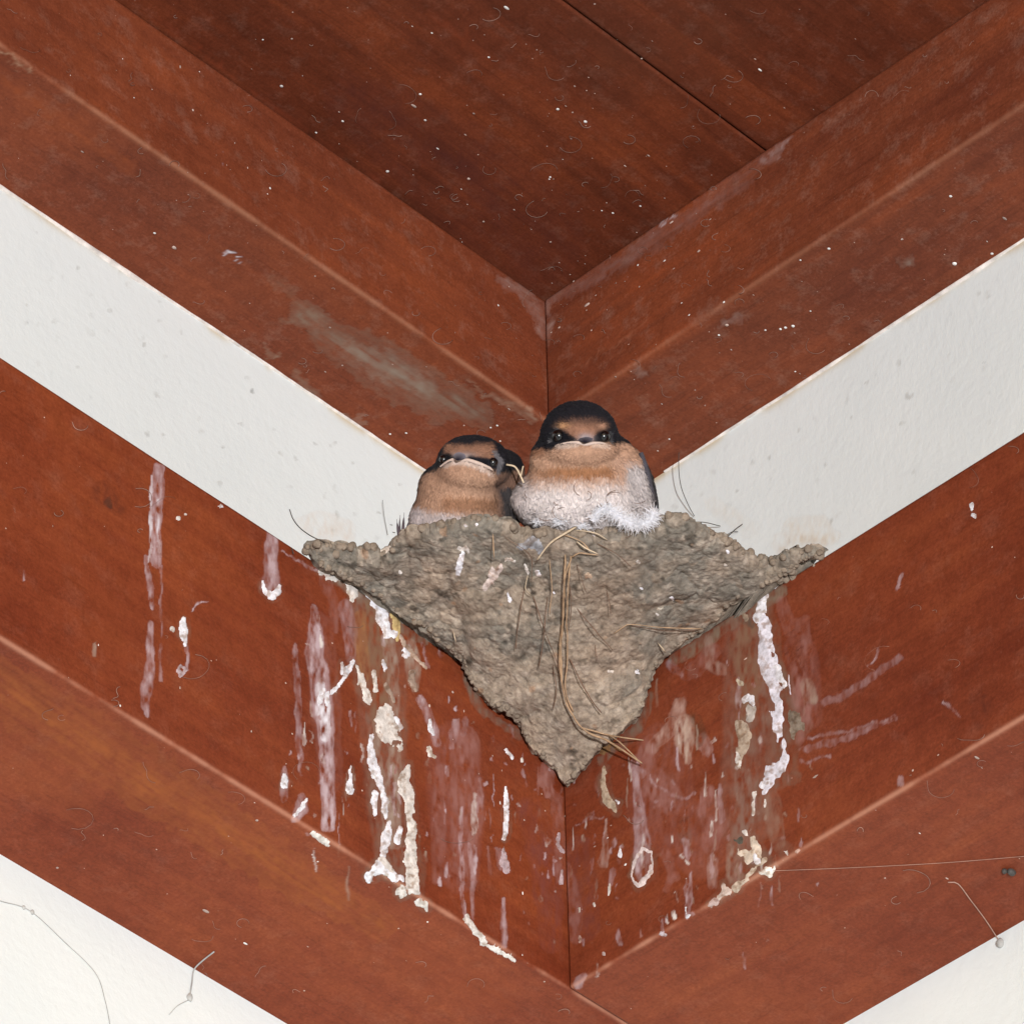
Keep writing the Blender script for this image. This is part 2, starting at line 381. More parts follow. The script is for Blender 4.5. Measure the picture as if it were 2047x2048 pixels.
RELIEF_R = [
 ([(1486,1197,6),(1505,1192,5),(1525,1184,9),(1524,1215,13),(1512,1238,9)], WHT, 7),
 ([(1524,1215,11),(1530,1264,17),(1533,1311,17),(1535,1342,18),(1548,1370,19),(1557,1405,22),(1554,1440,18),(1557,1470,17),(1566,1500,20),(1562,1530,18),(1545,1555,16),(1527,1578,11)], (.72,.70,.78), 6),
 ([(1552,1335,8),(1560,1350,8),(1568,1372,5)], WHT, 9), ([(1576,1350,4),(1580,1385,5),(1590,1415,4)], (.66,.60,.66), 4),
 ([(1525,1573,9),(1540,1560,10)], WHT, 8),
 ([(1488,1398,8),(1500,1398,9),(1505,1410,5)], WHT, 8), ([(1500,1415,14),(1498,1435,12)], (.45,.40,.36), 5),
 ([(1480,1450,10),(1490,1470,18),(1484,1500,14),(1478,1530,9)], (.45,.36,.28), 5), ([(1474,1505,6),(1478,1532,6)], CRM, 7),
 ([(1589,1432,12),(1594,1450,17),(1585,1468,10)], (.25,.20,.155), 13),
 ([(1417,1283,6),(1416,1300,8)], (.55,.42,.32), 4), ([(1462,1215,6),(1478,1220,8),(1490,1236,6)], (.30,.22,.16), 7), ([(1475,1362,4),(1480,1368,7)], (.55,.47,.36), 4),
 ([(1210,1535,6),(1206,1560,7),(1209,1590,8),(1222,1612,8),(1230,1620,6)], (.45,.36,.27), 4), ([(1232,1603,4),(1236,1606,4)], WHT, 5),
 ([(1250,1541,6),(1262,1547,5),(1285,1530,4)], (.60,.50,.54), 3), ([(1290,1480,4),(1282,1500,5),(1296,1515,4)], (.5,.38,.36), 3),
 ([(1262,1755,4),(1268,1722,4),(1284,1697,5),(1303,1704,5),(1306,1728,6),(1296,1755,7),(1276,1772,6),(1262,1755,4)], (.66,.57,.56), 4),
 ([(1240,1695,3),(1240,1712,5)], WHT, 3), ([(1218,1770,3),(1217,1790,4)], CRM, 3),
 ([(1368,1638,4),(1367,1665,7),(1370,1680,5)], (.70,.64,.56), 4), ([(1374,1815,5),(1373,1830,6)], WHT, 3),
 ([(1384,1540,3),(1392,1560,5),(1394,1575,4)], CRM, 3),
 ([(1510,1590,8),(1506,1612,6),(1508,1628,9)], CRM, 5), ([(1530,1600,5),(1529,1620,7)], CRM, 5), ([(1525,1641,4),(1527,1644,4)], (.5,.3,.25), 3),
 ([(1557,1640,4),(1562,1680,5)], (.42,.33,.25), 3), ([(1566,1700,9),(1570,1702,8)], CRM, 5),
 ([(1492,1664,7),(1494,1670,6)], CRM, 8), ([(1482,1682,8),(1470,1680,5)], (.10,.09,.07), 6),
 ([(1508,1685,9),(1514,1708,14),(1496,1720,10),(1484,1705,8)], (.66,.56,.46), 7), ([(1508,1712,6),(1516,1722,7)], WHT, 9),
 ([(1530,1722,10),(1515,1732,8),(1500,1748,6),(1480,1765,7),(1470,1776,8)], (.55,.45,.36), 5),
 ([(1524,1744,6),(1536,1744,10),(1546,1740,5)], (.78,.72,.66), 7), ([(1445,1770,6),(1452,1782,10),(1440,1795,7)], (.60,.48,.42), 5),
 ([(1430,1802,7),(1420,1810,5)], (.5,.36,.33), 4), ([(1446,1722,4),(1449,1740,5)], CRM, 3),
 ([(1590,1552,6),(1580,1560,5)], (.55,.38,.34), 4), ([(1593,1600,4),(1592,1610,4)], WHT, 3), ([(1592,1680,3),(1593,1695,4)], WHT, 3),
 ([(1590,1646,4),(1588,1660,3)], CRM, 2), ([(1594,1700,4),(1596,1704,4)], (.55,.35,.28), 3),
 ([(1944,1008,5),(1944,1016,5)], WHT, 3), ([(1946,1030,5),(1948,1033,4)], WHT, 3), ([(1680,1250,4),(1691,1248,5),(1700,1250,4)], (.5,.42,.46), 3),
 ([(1206,1906,4),(1206,1910,4)], (.6,.5,.5), 3), ([(1323,1868,6),(1330,1870,5)], (.5,.42,.45), 3),
 ([(1158,1817,3),(1157,1824,3)], CRM, 2), ([(1187,1808,2.5),(1188,1812,2.5)], CRM, 2), ([(1160,1875,4),(1158,1884,4)], (.45,.30,.26), 2),
 ([(1200,1495,14),(1222,1490,12),(1245,1500,10)], (.26,.14,.06), 3), ([(1540,1165,6),(1549,1172,5)], WHT, 4), ([(1572,1144,6),(1568,1152,5)], WHT, 4),
]

_r = random.Random(3)
FILM_L[:0] = [([(735,1210,40),(760,1330,56),(765,1460,50),(770,1600,44),(790,1720,40)], (.20,.115,.085), .55), ([(640,1250,26),(650,1400,34),(660,1560,26)], MAU, .3), ([(905,1500,60),(915,1640,60),(920,1750,40)], (.26,.12,.11), .28), ([(1060,1620,30),(1095,1750,34),(1100,1880,26)], (.17,.05,.04), .5)]
FILM_L[:0] = [([(660,1140,14),(720,1190,16),(790,1245,14),(850,1285,10)], (.20,.145,.105), .8), ([(930,1350,10),(960,1420,10),(1040,1470,9)], (.17,.12,.09), .7)]
FILM_R[:0] = [([(1560,1180,16),(1490,1225,18),(1420,1275,14),(1350,1320,12)], (.19,.14,.10), .8), ([(1300,1390,10),(1275,1460,12),(1200,1520,10)], (.17,.12,.09), .65), ([(1490,1230,40),(1500,1380,60),(1500,1520,60),(1490,1640,60)], (.22,.125,.095), .5), ([(1330,1500,60),(1320,1620,70),(1400,1700,60)], (.27,.125,.11), .28), ([(1600,1300,34),(1615,1430,34)], (.27,.13,.115), .3), ([(1160,1700,30),(1170,1850,34)], (.16,.05,.04), .5)]
for lst, zones in ((FILM_L, ((770, 1480, 75, 130), (640, 1440, 40, 120), (900, 1600, 70, 90), (1080, 1680, 50, 120))), (FILM_R, ((1500, 1480, 60, 150), (1330, 1560, 70, 110), (1440, 1680, 80, 90), (1200, 1720, 60, 100)))):
    for i in range(150):
        zx, zy, sx, sy = _r.choice(zones); x, y = _r.gauss(zx, sx), _r.gauss(zy, sy); ln = _r.choice((3, 5, 8, 14, 26, 50))*_r.uniform(.6, 1.3); wd = _r.uniform(1.4, 4.5)
        lst.append(([(x, y, wd*.6), (x+_r.uniform(-2, 2), y+ln*.5, wd), (x+_r.uniform(-3, 3), y+ln, wd*.9)], _r.choice((LIL, LIL, MAU, CRM, GRY)), _r.uniform(.25, .8)))
def stroke_field(X, Y, pts):
    """signed coverage: 1 at the centre line, 0 at the edge"""
    P = np.asarray(pts, float); best = np.full(len(X), -9.)
    for a, b in zip(P[:-1], P[1:]):
        dx, dy = b[0]-a[0], b[1]-a[1]; L2 = dx*dx+dy*dy+1e-9
        t = np.clip(((X-a[0])*dx+(Y-a[1])*dy)/L2, 0, 1)
        wd = a[2]+(b[2]-a[2])*t; d = np.hypot(X-a[0]-t*dx, Y-a[1]-t*dy)
        best = np.maximum(best, 1-d/wd)
    return best
def film_colours(V, films, base=None, grain=None):
    q = proj(V); X, Y = q[:, 0], q[:, 1]; n = len(X)
    col = np.zeros((n, 4)) if base is None else base
    jx = (fbm(np.c_[X, Y*.5], 14, 5, 5)-.5)*12; jy = (fbm(np.c_[X, Y], 16, 9)-.5)*16
    fine = fbm(np.c_[X, Y*.35], 7, 21); gr = fbm(np.c_[X, Y], 22, 33)
    if grain is not None:
        ca, sa = math.cos(grain), math.sin(grain); u, v = X*ca+Y*sa, -X*sa+Y*ca
        fine = .6*fbm(np.c_[u*.10, v], 6, 21)+.4*fbm(np.c_[u, v], 12, 25, 5); gr = fbm(np.c_[u*.4, v], 30, 33, 5); jy = jy*2.4; jx = jx*2.4
    for i, (pts, c, a) in enumerate(films):
        P = np.asarray(pts, float); m = P[:, 2].max()+14
        sel = np.where((X > P[:, 0].min()-m) & (X < P[:, 0].max()+m) & (Y > P[:, 1].min()-m) & (Y < P[:, 1].max()+m))[0]
        if not len(sel): continue
        s = stroke_field(X[sel]+jx[sel], Y[sel]+jy[sel], pts)
        k = np.clip(s*(2.2 if grain is None else 1.1), 0, 1)*np.clip((fine[sel]-.22)*2.3, 0, 1.15)*np.clip(.3+1.35*gr[sel], 0, 1.2)
        rim = np.exp(-((s-.16)/.12)**2)*.28
        over(col, sel, c, np.clip(a*(k+rim*(s > 0)), 0, .96))
    return col
def over(col, sel, c, al):
    c = np.asarray(c, float); a0 = col[sel, 3]; ao = al+a0*(1-al)
    for k in range(3):
        col[sel, k] = np.where(ao > 1e-6, (c[k]*al+col[sel, k]*a0*(1-al))/np.maximum(ao, 1e-6), col[sel, k])
    col[sel, 3] = ao

def graded(a, b, step, far, k=14):
    """positions from a to b at step, then coarse out to far"""
    n = int(abs(b-a)/step); p = np.linspace(a, b, n+1)
    return np.r_[p, np.linspace(b, far, k)[1:]]

def box_run(axis, off_out, zlo, zhi, start, fine_to, step_l, step_c, rad, films_face, films_under, wobble=1.2, seed=0, inner=0.0):
    """moulded board along axis (0: left arm, 1: right arm): profile swept along the run.
       profile goes wall-bottom -> arris -> face -> top -> wall-top"""
    runs = graded(start, fine_to, step_l, -FAR)
    prof = []
    for t in np.linspace(inner, off_out-rad, max(3, int((off_out-rad)/step_c)))[:-1]: prof.append((t, zlo))
    for a in np.linspace(0, math.pi/2, 5): prof.append((off_out-rad+rad*math.sin(a), zlo+rad-rad*math.cos(a)))
    for z in np.linspace(zlo+rad, zhi-rad, max(3, int((zhi-zlo-2*rad)/step_c)))[1:-1]: prof.append((off_out, z))
    for a in np.linspace(0, math.pi/2, 3): prof.append((off_out-rad+rad*math.cos(a), zhi-rad+rad*math.sin(a)))
    prof.append((inner, zhi)); prof = np.array(prof)
    n, m = len(runs), len(prof)
    R = np.repeat(runs, m); O = np.tile(prof[:, 0], n); Zz = np.tile(prof[:, 1], n)
    wv = (fbm(np.c_[R, Zz], 700, seed, 3)-.5)*wobble*4
    V = np.c_[R, -O, Zz] if axis == 0 else np.c_[-O, R, Zz]
    V[:, 1 if axis == 0 else 0] -= wv*(O > off_out-2*rad)
    Fc = gridfaces(n, m)
    if axis == 0: Fc = Fc[:, ::-1]
    # end cap
    ci = list(range(m)); Fc = [list(f) for f in Fc] + [ci if axis == 0 else ci[::-1]]
    return V, Fc, R, O, Zz

def edge_wear_glint(col, V, R, O, Zz, out, zlo, rad, c, a, seed):  # worn arris, with its bevel highlight painted pale into the colour
    d = np.hypot(np.maximum(0, out-rad*.2-O), np.maximum(0, Zz-zlo-rad*.2)); nz = fbm(np.c_[R, O*0], 60, seed, 5)
    k = np.exp(-(d/(rad*.45+4*nz))**2)*np.clip((nz-.12)*2.2, 0, 1)
    over(col, np.arange(len(R)), c, np.clip(a*k, 0, .9))

# ---- lower beams
RAD = 6.0
beams = {}
for side in (0, 1):
    e = empty('wall_beam', (-3000, 0, Z1) if side == 0 else (0, -3000, Z1),
              ['thick red-brown varnished beam running from the nest to the left edge, with the thin isolated white dropping trails',
               'thick red-brown varnished beam running from the nest to the right edge, with the long lavender-white dropping streak'][side],
              'beam')
    st = 0.0 if side == 0 else -WL-3
    V, Fc, R, O, Zz = box_run(side, WL, Z1, Z3, st, -1800 if side == 0 else -1500, 2.6, 2.9, RAD, None, None, seed=side*7+1)
    halo = [([(a, b, c_*1.7+3) for a, b, c_ in p], (.17, .105, .075), .5) for p, _, hh in (RELIEF_L if side == 0 else RELIEF_R) if hh > 3]
    col = film_colours(V, ORANGE, None, .6) if side == 0 else None
    col = film_colours(V, halo, col); col = film_colours(V, FILM_L if side == 0 else FILM_R, col)
    # the orange-lighter planed underside and its streaks belong to the board
    edge_wear_glint(col, V, R, O, Zz, WL, Z1, RAD, PALE, .62, 3+side)
    # dark joint lines next to the corner
    o = mk('board', V, Fc, M_beamL if side == 0 else M_beamR, e, col)
    beams[side] = e
# ---- upper trims
trims = {}
TR_FILM_L = [
 ([(600,620,24),(690,690,44),(780,740,56),(860,790,54),(960,830,30)], (.215, .15, .11), .75),
 ([(700,700,24),(790,740,34),(850,770,28)], (.29,.225,.175), .55),
 ([(548,560,12),(640,640,14),(560,640,8)], (.24,.17,.12), .4),
 ([(535,700,10),(552,712,8)], (.33,.27,.20), .55), ([(590,755,14),(640,790,12)], (.30,.23,.17), .5), ([(690,835,6),(725,838,7)], (.30,.25,.2), .6),
 ([(1000,560,12),(1075,610,16),(1084,670,8)], (.30,.19,.16), .5), ([(448,300,2),(449,325,2)], LIL, .45), ([(448,515,1.6),(470,517,1.8),(492,516,1.6)], WHT, .8),
 ([(940,770,6),(1000,800,9),(1070,838,10)], (.36,.24,.17), .6), ([(0,100,6),(60,140,6)], (.40,.25,.16), .5),
 ([(0,160,30),(120,235,26),(260,330,20)], (.32,.075,.02), .4),
]
TR_FILM_R = [
 ([(1096,600,14),(1250,520,20),(1400,420,22),(1540,310,18)], (.24,.13,.11), .55), ([(1520,330,8),(1560,300,12),(1580,280,7)], (.45,.34,.32), .55),
 ([(1095,610,10),(1096,670,8)], (.34,.22,.19), .5), ([(1315,447,2.5),(1340,437,3),(1358,426,2.5)], WHT, .6),
 ([(1800,520,14),(1820,522,12)], (.26,.2,.16), .55), ([(1445,650,10),(1470,640,12)], (.30,.20,.17), .5),
 ([(1090,760,4),(1220,700,5),(1300,640,4)], (.36,.14,.08), .35), ([(1270,740,10),(1290,745,8)], (.34,.22,.18), .5),
]
for side in (0, 1):
    e = empty('cornice_board', (-3000, 0, Z4) if side == 0 else (0, -3000, Z4),
              ['brown varnished cornice board under the ceiling, left arm, with a grey worn patch beside the smaller swallow',
               'brown varnished cornice board under the ceiling, right arm, dusty with pale flecks'][side], 'cornice')
    st = 0.0 if side == 0 else -WU-2
    V, Fc, R, O, Zz = box_run(side, WU, Z4, Z6-1, st, -1900 if side == 0 else -1750, 5, 5, 8.0, None, None, seed=side*5+31)
    col = film_colours(V, TR_FILM_L if side == 0 else TR_FILM_R, grain=.6 if side == 0 else -.56)
    edge_wear_glint(col, V, R, O, Zz, WU, Z4, 8, (.36, .17, .10), .5 if side == 0 else .28, 13+side)
    mk('board', V, Fc, M_trimL if side == 0 else M_trimR, e, col); trims[side] = e

# ---- walls: cream boards in the corner
walls = {}
WALL_MARK = [([(600,1050,14),(640,1050,30),(690,1065,26)], (.62,.52,.43), .4), ([(1590,1060,30),(1630,1060,34),(1660,1075,20)], (.60,.49,.36), .45),
             ([(1570,1090,30),(1640,1098,20)], (.55,.45,.34), .35), ([(1425,1010,20),(1500,1060,20)], (.62,.55,.46), .25), ([(560,905,4),(564,910,4)], (.3,.3,.25), .5),
             ([(503,782,3),(506,784,3)], (.2,.2,.18), .7), ([(630,885,3),(633,887,3)], (.2,.2,.18), .7), ([(545,855,3),(547,857,3)], (.25,.25,.2), .6)]
for side in (0, 1):
    T = 900.0; wr = random.Random(8+side)
    fl = []
    for _ in range(60):
        x = wr.uniform(0, 800) if side == 0 else wr.uniform(1300, 2047); ymid = 540+.645*x if side == 0 else 1036-.633*(x-1464); y = ymid+wr.uniform(-150, 150); a_ = wr.uniform(2.5, 4.5)
        fl.append(([(x, y, a_), (x+wr.uniform(-4, 4), y+wr.uniform(-3, 6), a_)], (.30, .29, .25), wr.uniform(.1, .5)))
    zs = np.r_[np.linspace(Z1-23000, Z1-400, 6)[:-1], np.linspace(Z1-400, Z1, 6)[:-1], np.linspace(Z1, Z3+100, 4)[:-1], np.linspace(Z3+100, Z4, 230), Z6+60]
    rs = graded(0 if side == 0 else -2, -1700, 4, -FAR)
    n, m = len(rs), len(zs); R = np.repeat(rs, m); Zz = np.tile(zs, n)
    V = np.c_[R, np.zeros(n*m), Zz] if side == 0 else np.c_[np.zeros(n*m), R, Zz]
    Fc = gridfaces(n, m)
    V2 = V.copy(); V2[:, 1 if side == 0 else 0] += T
    F1 = Fc[:, ::-1] if side == 0 else Fc
    col = film_colours(V, WALL_MARK+fl)
    # yellowed line under the cornice
    nz = fbm(np.c_[R, R*0], 90, 4+side, 5)
    k = np.exp(-((Z4-Zz)/(5+14*nz))**2)*np.clip((nz-.35)*4, 0, 1)*(Zz < Z4+1); over(col, np.arange(len(R)), (.50, .36, .17), np.clip(k*.75, 0, .8))
    # back side as one plate plus rims
    nb = len(V); bk = np.array([V2[0], V2[m-1], V2[(n-1)*m], V2[n*m-1]])
    Fc = [list(f) for f in F1]+[[nb, nb+1, nb+3, nb+2]]
    Fc.append([j for j in range(m)]+[nb+1, nb]); Fc.append([(n-1)*m+j for j in range(m)]+[nb+3, nb+2])
    Fc.append([i*m for i in range(n)]+[nb+2, nb]); Fc.append([i*m+m-1 for i in range(n)]+[nb+3, nb+1])
    o = mk('wall', np.vstack([V, bk]), Fc, M_wall, None, np.vstack([col, np.zeros((4, 4))]), smooth=False,
           origin=(-3000, 0, Z1-23000) if side == 0 else (0, -3000, Z1-23000))
    tag(o, ['cream painted house wall left of the corner, behind the left beam and the smaller swallow',
            'cream painted house wall right of the corner, behind the right beam, clean except near the nest'][side], 'wall')
    walls[side] = o
    # caulk bead between wall and cornice
    rr = np.arange(-330, -1900, -6.0); nz = fbm(np.c_[rr, rr*0], 70, 44+side, 5); nn = fbm(np.c_[rr, rr*0], 400, 54+side, 2)
    amt = np.clip((nn-.40)*5, .15, 1)*(1.0 if side == 0 else .55)
    h = (3+13*nz*amt); d = 2.5+5*nz
    rows = []
    for a, b in ((-.2, 1.0), (.0, .55), (.35, .9), (.7, .65), (1.0, -.1)):
        zz = Z4-h*a; oo = d*b
        rows.append(np.c_[rr, -oo, zz] if side == 0 else np.c_[-oo, rr, zz])
    Vc = np.stack(rows, 1).reshape(-1, 3)
    mk('caulk_bead', Vc, gridfaces(len(rr), 5), M_caulk, walls[side])

# ---- ceiling of boards running along the left arm
yg = float(onplane([1520], [295], 2, Z6)[0, 1]); bw = abs(yg)-150
soff = empty('soffit', (-2500, -2500, Z6), 'dark red-brown varnished board ceiling under the eaves, covered in pale specks and lint', 'ceiling')
y1 = 250.0; k = 0
edges = [yg+bw, yg] if True else None
ys = [WU, yg]; yy = yg
while yy > -FAR: yy -= bw; ys.append(yy)
CEIL = [([(700,200,60),(900,330,110),(1060,470,120),(1050,560,50)], (.080,.023,.019), .5), ([(1240,100,120),(1400,60,120)], (.09,.03,.015), .4),
        ([(860,30,14),(1000,130,20),(1200,260,18)], (.24,.05,.018), .45), ([(300,30,8),(600,260,14),(760,370,10)], (.26,.05,.02), .45)]
for a, b in zip(ys[:-1], ys[1:]):
    rs = np.r_[300.0, graded(150, -1900, 14, -FAR)]; cs = [a-1.6]; 
    prof = [(a-1.6, Z6+40), (a-1.6, Z6+3.5), (a-4.0, Z6)]
    for y in np.linspace(a-10, b+10, max(4, int((a-b)/14))): prof.append((y, Z6))
    prof += [(b+4.0, Z6), (b+1.6, Z6+3.5), (b+1.6, Z6+40)]; prof = np.array(prof)
    n, m = len(rs), len(prof); R = np.repeat(rs, m)
    V = np.c_[R, np.tile(prof[:, 0], n), np.tile(prof[:, 1], n)+(fbm(np.c_[R, np.tile(prof[:, 0], n)], 500, 3, 2)-.5)*2]
    mk('ceiling_board', V, [list(f) for f in gridfaces(n, m)]+[list(range(m))[::-1]], M_ceil, soff, film_colours(V, CEIL, grain=.62))
rb = np.array([[400, 400, Z6+42], [-FAR, 400, Z6+42], [-FAR, -FAR-1500, Z6+42], [400, -FAR-1500, Z6+42]]); rb2 = rb+[0, 0, 300]
mk('roof_deck', np.vstack([rb, rb2]), [[0, 1, 2, 3], [4, 7, 6, 5], [0, 4, 5, 1], [1, 5, 6, 2], [2, 6, 7, 3], [3, 7, 4, 0]], M_ceil, soff, np.zeros((8, 4)), smooth=False)

# ------------------------------------------------------------------ relief deposits on planar faces
def face_hit(side, x, y):
    """point on the face or, below the arris, on the underside"""
    ax = 1 if side == 0 else 0
    P = onplane(x, y, ax, -WL); U = onplane(x, y, 2, Z1)
    lo = P[:, 2] < Z1+1.0
    top = P[:, 2] > Z3-1
    P[lo] = U[lo]
    N = np.zeros_like(P); N[:, ax] = -1; N[lo] = (0, 0, -1)
    return P, N, top
def patch(pts, hgt, hit, seed, step=1.5, jag=.8):
    P = np.asarray(pts, float); m = P[:, 2].max()*1.6+6
    xs = np.arange(P[:, 0].min()-m, P[:, 0].max()+m, step); ysx = np.arange(P[:, 1].min()-m, P[:, 1].max()+m, step)
    X, Y = np.meshgrid(xs, ysx, indexing='ij'); X = X.ravel(); Y = Y.ravel()
    q = np.c_[X, Y]; wmean = P[:, 2].mean()
    jx = (fbm(q*[1, .55], max(6, wmean*1.5), seed, 4)-.5)*wmean*1.5; jy = (fbm(q, max(6, wmean*1.5), seed+50, 4)-.5)*wmean*2.0
    s = stroke_field(X+jx, Y+jy, pts); n = fbm(q*[1, .6], 12, seed+3, 2)
    s = s + (fbm(q*[1, .5], 8, seed+8, 3)-.5)*jag
    h = np.where(s > 0, np.sqrt(np.clip(s*1.3, 0, 1))*(.45+.8*n)*hgt*.25, -1.2)
    P3, N, bad = hit(X, Y)
    V = P3 + N*(h)[:, None]
    inside = (s > 0) & ~bad
    Fc = gridfaces(len(xs), len(ysx)); keep = inside[Fc].sum(1) >= 1; keep &= ~bad[Fc].any(1)
    Fc = Fc[keep]; used = np.unique(Fc)
    if not len(used): return None
    mp = -np.ones(len(V), int); mp[used] = np.arange(len(used))
    return V[used], mp[Fc][:, ::-1], s[used], n[used], q[used]
def deposit(pts, c, hgt, hit, parent, seed, name='dropping_streak', mat=None, alt=(.28, .22, .18)):
    r = patch(pts, hgt, hit, seed)
    if r is None: return
    V, Fc, s, n, q = r
    c = np.asarray(c); k = np.clip((fbm(q, 8, seed+77, 3)-.50)*3.6+.15*(s < .12), 0, .85)[:, None]
    col = c[None]*(1-k)+np.asarray(alt)[None]*c[None]*1.9*k
    ctr = fbm(q, 14, seed+5, 2)[:, None]; col = col*(.82+.34*ctr)
    mk(name, V, Fc, mat or M_drop, parent, np.c_[np.clip(col, 0, .9), np.ones(len(V))])
for side, lst in ((0, RELIEF_L), (1, RELIEF_R)):
    for i, (pts, c, hg) in enumerate(lst):
        nm = 'dropping_streak' if len(pts) > 2 else 'dropping_spot'
        deposit(pts, c, hg, lambda x, y, s_=side: face_hit(s_, x, y), beams[side], 100*side+i*3+1, nm)

# ------------------------------------------------------------------ mud nest
RIM = np.array([(606,1092),(612,1084),(640,1080),(684,1083),(720,1088),(746,1086),(762,1104),(784,1092),(799,1068),(827,1052),(871,1042),(915,1034),(964,1028),(1010,1034),(1032,1052),(1060,1058),
   (1100,1056),(1150,1058),(1194,1056),(1240,1052),(1290,1042),(1309,1036),(1324,1022),(1350,1020),(1371,1029),(1402,1047),(1448,1068),(1489,1096),(1520,1108),(1545,1114),(1570,1104),(1588,1096),(1620,1092),(1645,1094),(1656,1102)], float)
CON = np.array([(606,1096),(625,1128),(645,1140),(690,1160),(731,1182),(777,1214),(809,1242),(855,1267),(889,1298),(928,1323),(935,1348),(948,1379),(973,1410),(1026,1435),(1045,1466),(1063,1503),(1088,1522),(1113,1545),(1122,1566),(1134,1578),
   (1150,1558),(1178,1528),(1203,1497),(1235,1470),(1271,1447),(1283,1426),(1296,1373),(1304,1345),(1340,1311),(1371,1286),(1408,1261),(1433,1247),(1458,1213),(1489,1200),(1520,1183),(1545,1167),(1570,1149),(1610,1125),(1656,1104)], float)
nx, ny = 520, 330
xs = np.linspace(606, 1656, nx)
yr = np.interp(xs, RIM[:, 0], RIM[:, 1]); yc = np.interp(xs, CON[:, 0], CON[:, 1])
yr += (fbm(np.c_[xs, xs*0], 14, 3, 3)-.5)*7 + (fbm(np.c_[xs, xs*0], 34, 63, 2)-.5)*14; yc += (fbm(np.c_[xs, xs*0+9], 18, 8, 4)-.5)*22
yc = np.maximum(yc, yr+2)
dR = dplane(xs, yr, 2, Z3+22)
dfL = dplane(xs, yc, 1, -WL); dfR = dplane(xs, yc, 0, -WL); dC = np.minimum(dfL, dfR)
dR = np.minimum(dR, np.minimum(dplane(xs, yr, 1, -WL), dplane(xs, yr, 0, -WL))-8)
t = np.linspace(0, 1, ny)
X = np.repeat(xs, ny); T = np.tile(t, nx); YR = np.repeat(yr, ny); YC = np.repeat(yc, ny)
Yp = YR + (YC-YR)*T
# depth: a membrane spanning rim and contact line, blown outward
gs = 5.0; gx = np.arange(596, 1668, gs); gy = np.arange(1010, 1592, gs)
GX, GY = np.meshgrid(gx, gy, indexing='ij'); rimg = np.interp(gx, xs, yr)[:, None]; cong = np.interp(gx, xs, yc)[:, None]
ins = (GY > rimg+2) & (GY < cong-2)
wallD = np.minimum(dplane(GX.ravel(), GY.ravel(), 1, -WL), dplane(GX.ravel(), GY.ravel(), 0, -WL)).reshape(GX.shape)
dRs = np.convolve(np.pad(dR, 6, mode='edge'), np.ones(13)/13, 'valid')
rimD = np.interp(gx, xs, dRs)[:, None]+0*GY
G = np.where(GY >= cong-2, wallD, rimD); W0 = np.clip((GY-rimg)/np.maximum(cong-rimg, 1), 0, 1); G = np.where(ins, rimD*(1-W0)+wallD*W0, G)
ox = 1.45
par_ = (np.add.outer(np.arange(len(gx)), np.arange(len(gy))) % 2)
for it in range(420):
    for pr in (0, 1):
        nb_ = .25*(np.roll(G, 1, 0)+np.roll(G, -1, 0)+np.roll(G, 1, 1)+np.roll(G, -1, 1)) - .25*gs*gs*.0020
        m_ = ins & (par_ == pr); G[m_] += ox*(nb_-G)[m_]
fx = np.clip((X-gx[0])/gs, 0, len(gx)-1.001); fy = np.clip((Yp-gy[0])/gs, 0, len(gy)-1.001)
ix = fx.astype(int); iy = fy.astype(int); fx -= ix; fy -= iy
Dp = G[ix, iy]*(1-fx)*(1-fy)+G[ix+1, iy]*fx*(1-fy)+G[ix, iy+1]*(1-fx)*fy+G[ix+1, iy+1]*fx*fy
gap = (YC-YR); lip = 22*np.exp(-(T*gap/14)**2)*np.clip(gap/60, 0, 1); Dp = Dp + lip
base = at(X, Yp, Dp)
V = base.reshape(nx, ny, 3)
du = np.gradient(V, axis=0); dv = np.gradient(V, axis=1); N = np.cross(dv, du); N /= np.linalg.norm(N, axis=2)[..., None]+1e-9
N = N.reshape(-1, 3); sg = np.sign(-(N@fw))[:, None]; N = N*sg; Nn = .35*N - .65*fw[None]
Nn /= np.linalg.norm(Nn, axis=1)[:, None]
warp = base + (np.c_[fbm(base, 40, 61), fbm(base, 40, 62), fbm(base, 40, 63)]-.5)*34
f1, f2, idv = worley(warp, 30, 2); g1, g2, id2 = worley(warp, 12, 5)
pellet = np.sqrt(np.clip(1-f1*f1*1.25, 0, 1)); pel2 = np.sqrt(np.clip(1-g1*g1*1.1, 0, 1))
big = fbm(base, 150, 12, 3)
h1, h2, hid = worley(warp, 62, 15)
amp = np.clip(gap/50, .15, 1)*np.clip((1-T)*gap/10, .0, 1)
side_l = np.clip((980-X)/160, 0, 1)*.6 + .4                     # pellets read most on the left flank
disp = (14*(.35+.65*side_l)*pellet*(.4+1.1*fbm(base, 120, 79, 2)) + 4.2*pel2 + 34*(big-.5) + 4.5*(fbm(base, 9, 71, 3)-.5) + 3.0*(fbm(base, 4, 75, 2)-.5) + 26*np.sqrt(np.clip(1-h1*h1*1.2, 0, 1))*fbm(base, 90, 77, 2))*amp
Vn = base + Nn*disp[:, None]
